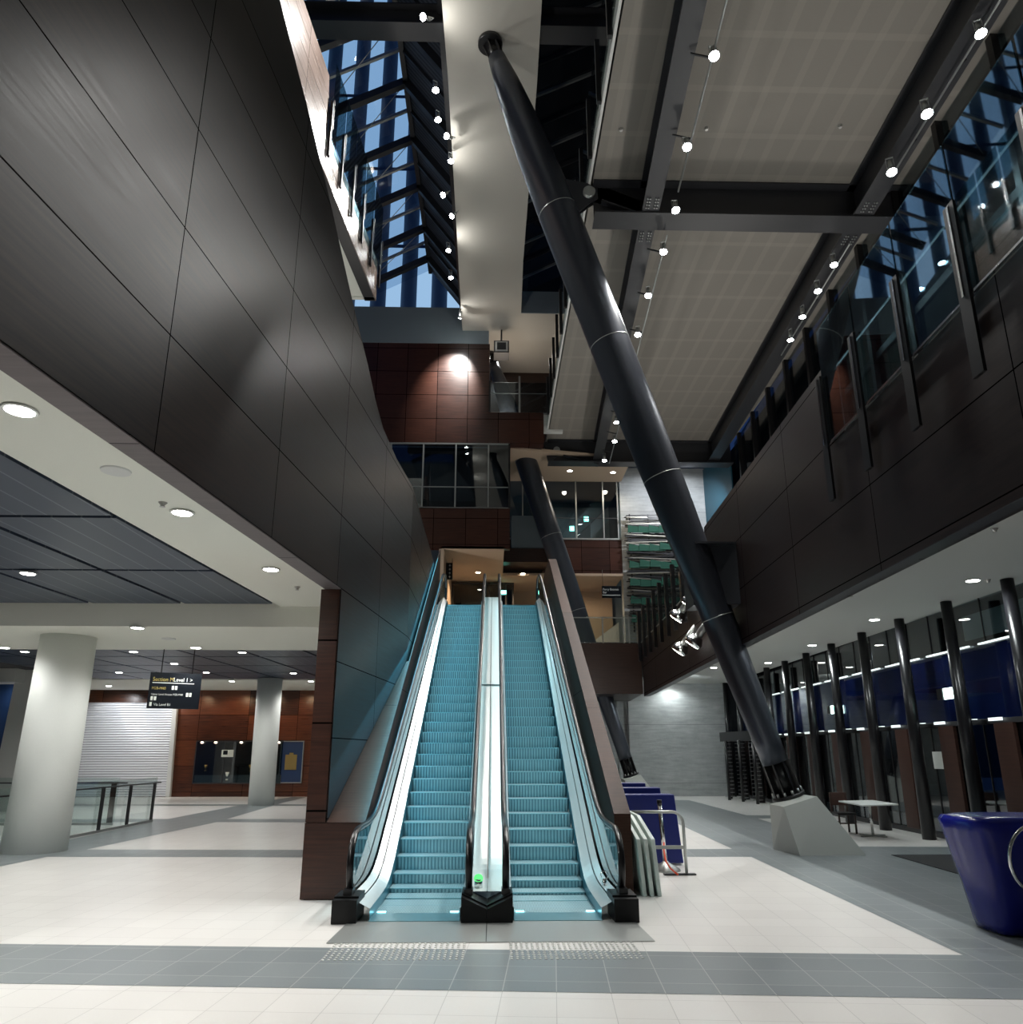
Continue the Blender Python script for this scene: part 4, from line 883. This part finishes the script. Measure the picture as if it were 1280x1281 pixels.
for px, py, lab in ((1183, 868, 'nearest glowing exit sign on the dark blue facade band'), (1041, 888, 'middle glowing exit sign on the dark blue facade band'), (909, 909, 'farthest tiny exit sign near the concrete wall')):
    p = atP(px, py, (XF(0)-.12, 0), (XF(30)-.12, 30)); t = thing('exit_sign', lab, 'exit sign', tuple(p)); h = .12
    k = MB(); k.ngonp([p+V((0, -.28, -h)), p+V((.015, .05, -h)), p+V((.015, .05, h)), p+V((0, -.28, h))], (-.03, 0, 0)); k.build('pictogram_panel', 'exit_white', t)
    k = MB(); k.ngonp([p+V((0, .05, -h)), p+V((.02, .3, -h)), p+V((.02, .3, h)), p+V((0, .05, h))], (-.04, 0, 0)); k.build('housing', 'steel_black', t)
    k = MB(); k.ngonp([p+V((-.034, -.24, -h*.6)), p+V((-.034, -.15, -h*.6)), p+V((-.034, -.15, h*.6)), p+V((-.034, -.24, h*.6))], (-.004, 0, 0)); k.build('running_figure', 'exit_green', t)
# upper facade glass above the mezzanine
w6 = MB(); w6.ngonp([(9.06, -4, 6.2), (11.0, 31.3, 6.2), (11.0, 31.3, 15.6), (9.06, -4, 15.6)], (.03, 0, 0), 0); w6.ngonp([(9.36, -4, 6.2), (11.3, 31.3, 6.2), (11.3, 31.3, 15.6), (9.36, -4, 15.6)], (.03, 0, 0), 2)
y = 5
while y < 31: x = 9.5+(y-4)*.055; w6.box(x-.15, x, y-.08, y+.08, 6.2, 15.6, 1); y += 2.1
w6.ngonp([(9.45, 4, 12.0), (10.95, 31.3, 12.0), (10.95, 31.3, 12.2), (9.45, 4, 12.2)], (.1, 0, 0), 1)
S('window_6', w6, ['glass_facade', 'steel_black', 'night'])
# turnstile gates near the concrete wall
tg = thing('turnstile_gate', 'tall black full-height turnstile cage near the concrete wall', 'turnstile', (9.6, 31, 0))
for px, py in ((914, 1000), (931, 1002), (949, 1005)):
    q = atZ(px, py); x, y = q.x, q.y
    for sgn in (-.5, .5): MB().cyl((x+sgn*.35, y+sgn*.9, 0), (x+sgn*.35, y+sgn*.9, 2.35), .06, n=10).build('post', 'steel_black', tg)
    for j in range(15): z = .12+j*.15; k = MB(); k.bar((x-.22, y-.1, z), (x+.22, y+.1, z), .03, .03); k.build('rung', 'galv', tg)
qa, qb = atZ(906, 999), atZ(956, 1006)
MB().ngonp([(qa.x, qa.y, 2.32), (qb.x, qb.y-.4, 2.32), (qb.x+.3, qb.y-.4, 2.32), (qa.x+.3, qa.y, 2.32)][::-1], (0, 0, .38)).build('canopy', 'steel_black', tg)

# ================================================================== FURNITURE AND LOOSE THINGS
ct = thing('cafe_table', 'square white cafe table on a steel pedestal near the right facade', 'table', (8.75, 18.0, 0))
MB().ngonp([(8.28, 18.5, .72), (8.10, 16.95, .72), (9.10, 17.3, .72), (9.24, 18.75, .72)], (0, 0, .03)).build('tabletop', 'table_white', ct, bevel=.008)
MB().cyl((8.78, 18.0, .03), (8.78, 18.0, .72), .03, n=14).build('pedestal', 'chrome', ct)
k = MB(); [k.bar((8.78, 18.0, .02), (8.78+.36*math.cos(a), 18.0+.36*math.sin(a), .014), .06, .028) for a in (.4, 1.97, 3.54, 5.11)]; k.build('foot', 'galv', ct)
ch = thing('cafe_chair', 'dark brown wooden chair with black seat beside the white cafe table', 'chair', (8.4, 18.3, 0))
MB().box(8.12, 8.56, 18.0, 18.42, .42, .47).build('seat', 'steel_black', ch, bevel=.01)
for a, b in ((8.15, 18.03), (8.53, 18.03), (8.15, 18.4), (8.53, 18.4)): MB().bar((a, b, 0), (a+(-.0), b, .43 if b < 18.2 else .92), .035, .035).build('leg', 'wood_dark', ch)
MB().box(8.13, 8.55, 18.39, 18.42, .62, .92).build('backrest', 'door_wood', ch); k = MB(); k.box(8.15, 8.53, 18.02, 18.04, .22, .25); k.box(8.14, 8.16, 18.03, 18.4, .25, .28); k.build('stretcher', 'wood_dark', ch); ch.location += V((.12, .50, 0))
# big blue covered trolley at the right edge
bt = thing('covered_trolley', 'large glossy blue covered trolley with round steel hoop at the right edge', 'trolley', (5.6, 8.4, 0))
k = MB(); NB = 28; rings = []
for z, sc_, dx in ((.02, .74, .02), (.1, .78, .02), (.45, .86, 0), (.8, .95, -.02), (1.03, 1.0, -.03), (1.12, 1.03, -.03), (1.17, .99, -.02), (1.19, .80, 0)):
    rings.append([])
    for i in range(NB):
        a = 2*math.pi*i/NB; r = 1/max(abs(math.cos(a)), abs(math.sin(a)))**.8; w = 1+.018*math.sin(a*9+z*3)+.012*math.sin(a*17)
        rings[-1].append(V((5.72+dx+.56*sc_*r*w*math.cos(a), 8.62+.42*sc_*r*w*math.sin(a), z)))
n0 = len(k.v); [k.v.extend(r) for r in rings]
for i in range(len(rings)-1):
    for j in range(NB): k.f.append([n0+i*NB+j, n0+i*NB+(j+1) % NB, n0+(i+1)*NB+(j+1) % NB, n0+(i+1)*NB+j]); k.mi.append(0); k.sm.append(True)
k.f.append([n0+(len(rings)-1)*NB+j for j in range(NB)]); k.mi.append(0); k.sm.append(False); k.f.append([n0+j for j in reversed(range(NB))]); k.mi.append(0); k.sm.append(False)
k.build('cover', 'blue_vinyl', bt)
MB().tube([(5.62+.30*math.cos(a), 8.06-.03*math.sin(a), .79+.34*math.sin(a)) for a in [i/32*2*math.pi for i in range(32)]], .017, 8, closed=True).build('hoop', 'chrome', bt)
# three folded white-edged boards leaning
for i in range(3):
    x = 1.99+i*.10; k = MB(); k.ngonp([(x+.03, 10.72, .0), (x+.05, 12.3, .0), (x-.08, 12.3, .98), (x-.10, 11.35, .98), (x-.03, 10.72, .72)], (.055, 0, 0))
    t = tag(k.build('leaning_board', 'board_edge', origin=(x, 11.5, 0), bevel=.008), 'white-edged board leaning in the row of three against the parapet, '+('closest to the parapet', 'middle one', 'outermost')[i], 'board')
# blue boards
for i, (Y_, x0_, x1_, h, lab) in enumerate(((13.55, 2.2, 3.22, 1.15, 'front blue panel of the stack behind the steel barrier'), (14.1, 2.2, 3.10, 1.24, 'middle blue panel of the stack, rising a little behind the front one'), (14.7, 2.2, 2.95, 1.30, 'rear blue panel of the stack, mostly hidden'))):
    k = MB(); k.ngonp([(x0_, Y_, 0.03), (x1_+.06, Y_, 0.03), (x1_-.03, Y_+.05, h), (x0_, Y_+.05, h)], (0, .32, 0)); tag(k.build('blue_board', 'blue_board', origin=((x0_+x1_)/2, Y_, .03), bevel=.02), lab, 'blue panel')
# steel barrier
sb = thing('steel_barrier', 'galvanised tube barrier on a flat foot in front of the blue panels', 'barrier', (2.8, 12.5, 0))
arc = [(3.06, 12.5, .03), (3.05, 12.5, .72)]+[(2.88+.17*math.cos(a), 12.5, .76+.18*math.sin(a)) for a in (.25, .6, .95, 1.3, 1.57)]+[(2.22, 12.5, .94)]
MB().tube(arc, .024, 10).build('frame_tube', 'galv', sb); MB().bar((2.35, 12.5, .41), (3.05, 12.5, .41), .045, .05).build('cross_bar', 'galv', sb)
MB().cyl((2.35, 12.42, .1), (2.35, 12.42, .60), .028, n=10).build('side_tube', 'galv', sb); MB().bar((2.2, 12.42, .59), (2.36, 12.42, .59), .04, .04).build('side_arm', 'galv', sb); MB().bar((2.30, 12.4, .38), (2.5, 12.4, .40), .09, .07).build('clamp', 'galv', sb)
MB().bar((2.7, 12.5, .013), (3.2, 12.5, .013), .09, .024).build('foot', 'steel_dark', sb)
MB().tube([(2.36+.06*math.cos(a), 12.40, .07+.06*math.sin(a)) for a in [i/14*2*math.pi for i in range(14)]], .025, 8, closed=True).build('castor', 'rubber', sb)
bp = thing('bollard_post', 'round-based chrome queue post behind the steel barrier with red tape', 'post', (2.8, 12.95, 0))
MB().tube([(2.83, 12.95, .0), (2.83, 12.95, .03), (2.83, 12.95, .13), (2.83, 12.95, .15)], 0, 28, rs=[.24, .235, .06, .04]).build('base', 'galv', bp)
MB().cyl((2.83, 12.95, .12), (2.78, 12.95, 1.02), .036, n=14).build('tube', 'chrome', bp); MB().cyl((2.78, 12.95, 1.02), (2.78, 12.95, 1.1), .042, n=14).build('cap', 'rubber', bp)
MB().tube([(2.80, 12.85, .44), (2.76, 12.7, .34), (2.75, 12.55, .2), (2.8, 12.45, .1), (2.9, 12.40, .02)], .014, 8).build('tape', 'tape_red', bp)
# security camera / projector under the warm soffit
sm = thing('ceiling_projector', 'small square white-framed unit under the warm soffit beside the wood wall', 'projector', (0, 29.8, 20))
a, b, c, d = rect_px(618, 426, 637, 441, 29.5); MB().box(a, b, 29.5, 30.2, c, d).build('body', 'steel_dark', sm)
k = MB(); k.box(a+.06, b-.06, 29.46, 29.5, c+.06, d-.06); k.build('frame', 'paint_white', sm); MB().box(a+.14, b-.14, 29.44, 29.46, c+.12, d-.12).build('lens_panel', 'steel_dark', sm); MB().cyl(((a+b)/2, 29.9, d), ((a+b)/2, 29.9, 20.42), .04, n=8).build('mount', 'steel_dark', sm)

# ================================================================== DOWNLIGHTS
DL = {}
def downlight(p, label, group, mat='lamp', power=100, color=(1, .99, .95), r=.115, rnd=True, ang=150):
    key = (mat, r)
    if key not in DL:
        t = thing('downlight', label, 'downlight', tuple(p), group); t['_o'] = (0, 0, 0)
        MB().tube([(0, 0, .0), (0, 0, -.012)], 0, 24, rs=[r*1.22, r*1.15]).build('trim_ring', 'paint_white', t); MB().tube([(0, 0, -.010), (0, 0, -.016)], 0, 20, rs=[r, r*.9]).build('lens', mat, t); DL[key] = t
    else: dup(DL[key], p, None, label, group)
    if power: spot(V(p)+V((0, 0, -.05)), V(p)+V((0, 0, -3)), power, color, ang, .5, .12)
gA = 'downlights in the pale left hall ceiling'; lA = 'round recessed downlight in the pale strip of the left hall ceiling'
for x, y in ((25, 513), (228, 641), (339, 712)): downlight(atZ(x, y, 4.59), lA, gA, power=150)
for x, y in ((172, 785), (245, 810), (5, 810), (-30, 785)): downlight(atZ(x, y, 4.19), 'round recessed downlight in the lowered beam of the left hall ceiling', 'downlights in the lowered beam', power=80)
gB = 'downlights between the dark blue ceiling panels'; lB = 'small downlight between the dark blue ceiling panels'
for i, (x, y) in enumerate(((35, 717), (31, 815), (167, 815), (303, 816), (218, 830), (258, 841), (290, 852), (149, 841), (40, 841), (367, 842), (389, 852), (136, 858))):
    downlight(atZ(x, y, 4.575), lB, gB, power=85, r=.105)
for x, y in ((22, 852), (174, 867), (251, 869), (318, 871)): downlight(atZ(x, y, 4.59), 'downlight at the rear edge of the left hall ceiling', 'rear edge downlights', power=60)
for x, y in ((-60, 1100), ): pass
for p in ((-4.0, 1.5, 4.59), (-7, 8, 4.59), (-7, 12, 4.59), (-11, 10, 4.59)): spot(p, (p[0], p[1], 0), 120, (1, .99, .95), 150, .5, .15)
gR = 'downlights in the right white ceiling'; lR = 'round recessed downlight in the white ceiling along the right facade'
for x, y in ((1200, 662), (1045, 744), (960, 790), (893, 835), (862, 843), (841, 854), (821, 864), (1217, 726), (1094, 775), (1016, 807), (961, 829), (893, 857)):
    p = atZ(x, y, 4.94); downlight(p, lR, gR, power=75 if p.y < 34 else 0, color=(.93, 1, 1))
for x, y, z in ((598, 716, 10.09), (654, 717.5, 10.09)): downlight(atZ(x, y, z), 'warm downlight in the tan ceiling above the escalator landing', 'landing ceiling downlights', 'lamp_warm', 230, (1, .70, .42))
for x, y, z in ((713, 589, 14.86), (767, 591, 14.86)): downlight(atZ(x, y, z), 'downlight in the tan soffit above the rear glass', 'rear soffit downlights', 'lamp', 90, (1, .85, .65))
downlight(atZ(625, 447, 20.41), 'single downlight in the warm upper soffit beside the wood wall', None, 'lamp', 60)
spot((4.5, 35.5, 9.9), (5, 36.5, 6), 60, (1, .8, .55), 150); spot((3.5, 36, 14.5), (4, 37, 11), 50, (.9, 1, 1), 160)
# small ceiling fittings
for x, y, z, lab in ((145, 589, 4.595, 'flat round white ceiling speaker between two downlights'), (211, 799, 4.195, 'small round speaker in the lowered ceiling beam')):
    p = atZ(x, y, z); tag(MB().tube([p+V((0, 0, .03)), p-V((0, 0, .012))], 0, 28, rs=[.15, .14]).build('ceiling_speaker', 'paint_white', origin=p), lab, 'speaker')
for x, y, z in ((204, 628, 4.605), (372, 734, 4.6), (777, 161, Zc), (884, 160, Zc), (1051, 157, Zc), (993, 276, Zc), (851, 278, Zc), (762, 277, Zc), (1244, 661, 4.95), (1236, 725, 4.95), (1065, 743, 4.95)):
    p = atZ(x, y, z); tag(MB().tube([p, p-V((0, 0, .01)), p-V((0, 0, .04)), p-V((0, 0, .06))], 0, 10, rs=[.05, .05, .02, .035]).build('sprinkler', 'sprinkler', origin=p), 'tiny ceiling sprinkler head', 'sprinkler', 'ceiling sprinkler heads')

for px in (232, 285, 325, 372): p = atY(px, 900, 33.2); spot((p.x, 33.1, 4.4), (p.x, 34.45, 2.6), 24, (1, .68, .4), 110)
for px in (130, 185): p = atY(px, 900, 33.2); spot((p.x, 33.0, 4.4), (p.x, 34.3, 2.6), 60, (.95, .97, 1), 120)
# ================================================================== LIGHT
# lit escalator balustrades: tube lamps under the handrails shed cool teal light
TE = (.45, .88, 1.)
for x, tx in ((-1.52, -.9), (-.28, -.9), (.17, .75), (1.42, .75)):
    area((x, 16.2, zn(16.2)+.86), (tx, 16.2, zn(16.2)), 130, .05, 11.8, TE) if 0 else None
def strip_light(x, tx, power, dz=.8, side=.9):
    l = bpy.data.lights.new('teal_strip_light', 'AREA'); l.shape = 'RECTANGLE'; l.size = .06; l.size_y = 13.2; l.energy = power; l.color = TE
    o = bpy.data.objects.new('teal_strip_light', l); col.objects.link(o); c = V((x, 16.2, .57735*(5.2)+dz)); o.location = c
    yax = V((0, math.cos(math.radians(30)), .5)); zax = -(V((tx, 16.2, .57735*5.2))-c); zax = (zax-yax*zax.dot(yax)).normalized(); xax = yax.cross(zax)
    o.rotation_euler = Matrix((xax, yax, zax)).transposed().to_euler()
strip_light(-1.50, -.88, 16); strip_light(-.29, -.88, 12); strip_light(.17, .76, 12); strip_light(1.42, .76, 16)
TE = (.12, .62, 1.); TE = (.06, .55, .85); strip_light(-1.69, -2.6, 50, 1.40)  # added strip above the cladding, no fitting there, washes the left wall teal
# cool flood on the concrete wall from the upper floor track
spot((8.9, 30.8, 14.3), (8.6, 34.5, 11.5), 450, (.9, .93, 1), 120); spot((8.0, 30.0, 4.6), (8.0, 34.5, 2.2), 60, (.9, 1, 1), 140)
spot((2.5, 27, 19.9), (1.2, 31.5, 20.4), 0, (1, .85, .7), 120)
area((.5, 31.5, 17.2), (.8, 31.5, 20.4), 40, 2.0, 1.0, (1, .84, .68)); 
for x, y in ((7.5, 6), (7.8, 13), (8.2, 20), (8.6, 27)): spot((x, y, 6.6), (x-1., y, 15.6), 270, (1, .95, .88), 150, .8, .4)  # unseen uplights added over the mezzanine to brighten the ceiling
for x, y in ((-6, 3), (-6, 11), (-6, 19), (-6, 27)): spot((x, y, 6.0), (x+5, y, 16), 330, (1, .96, .9), 130, .8, .4)  # more unseen uplights added behind the left wall as fill
# skylight glow (dusk)
w = bpy.data.worlds.new('World'); scene.world = w; w.use_nodes = True; bg = w.node_tree.nodes['Background']; bg.inputs[0].default_value = (.02, .05, .16, 1); bg.inputs[1].default_value = .25
scene.view_settings.view_transform = 'Standard'; scene.view_settings.look = 'None'; scene.view_settings.exposure = 0.92; scene.view_settings.gamma = 1.0; scene.view_settings.use_curve_mapping = False
# drop helper properties
for o in bpy.data.objects:
    if '_o' in o: del o['_o']
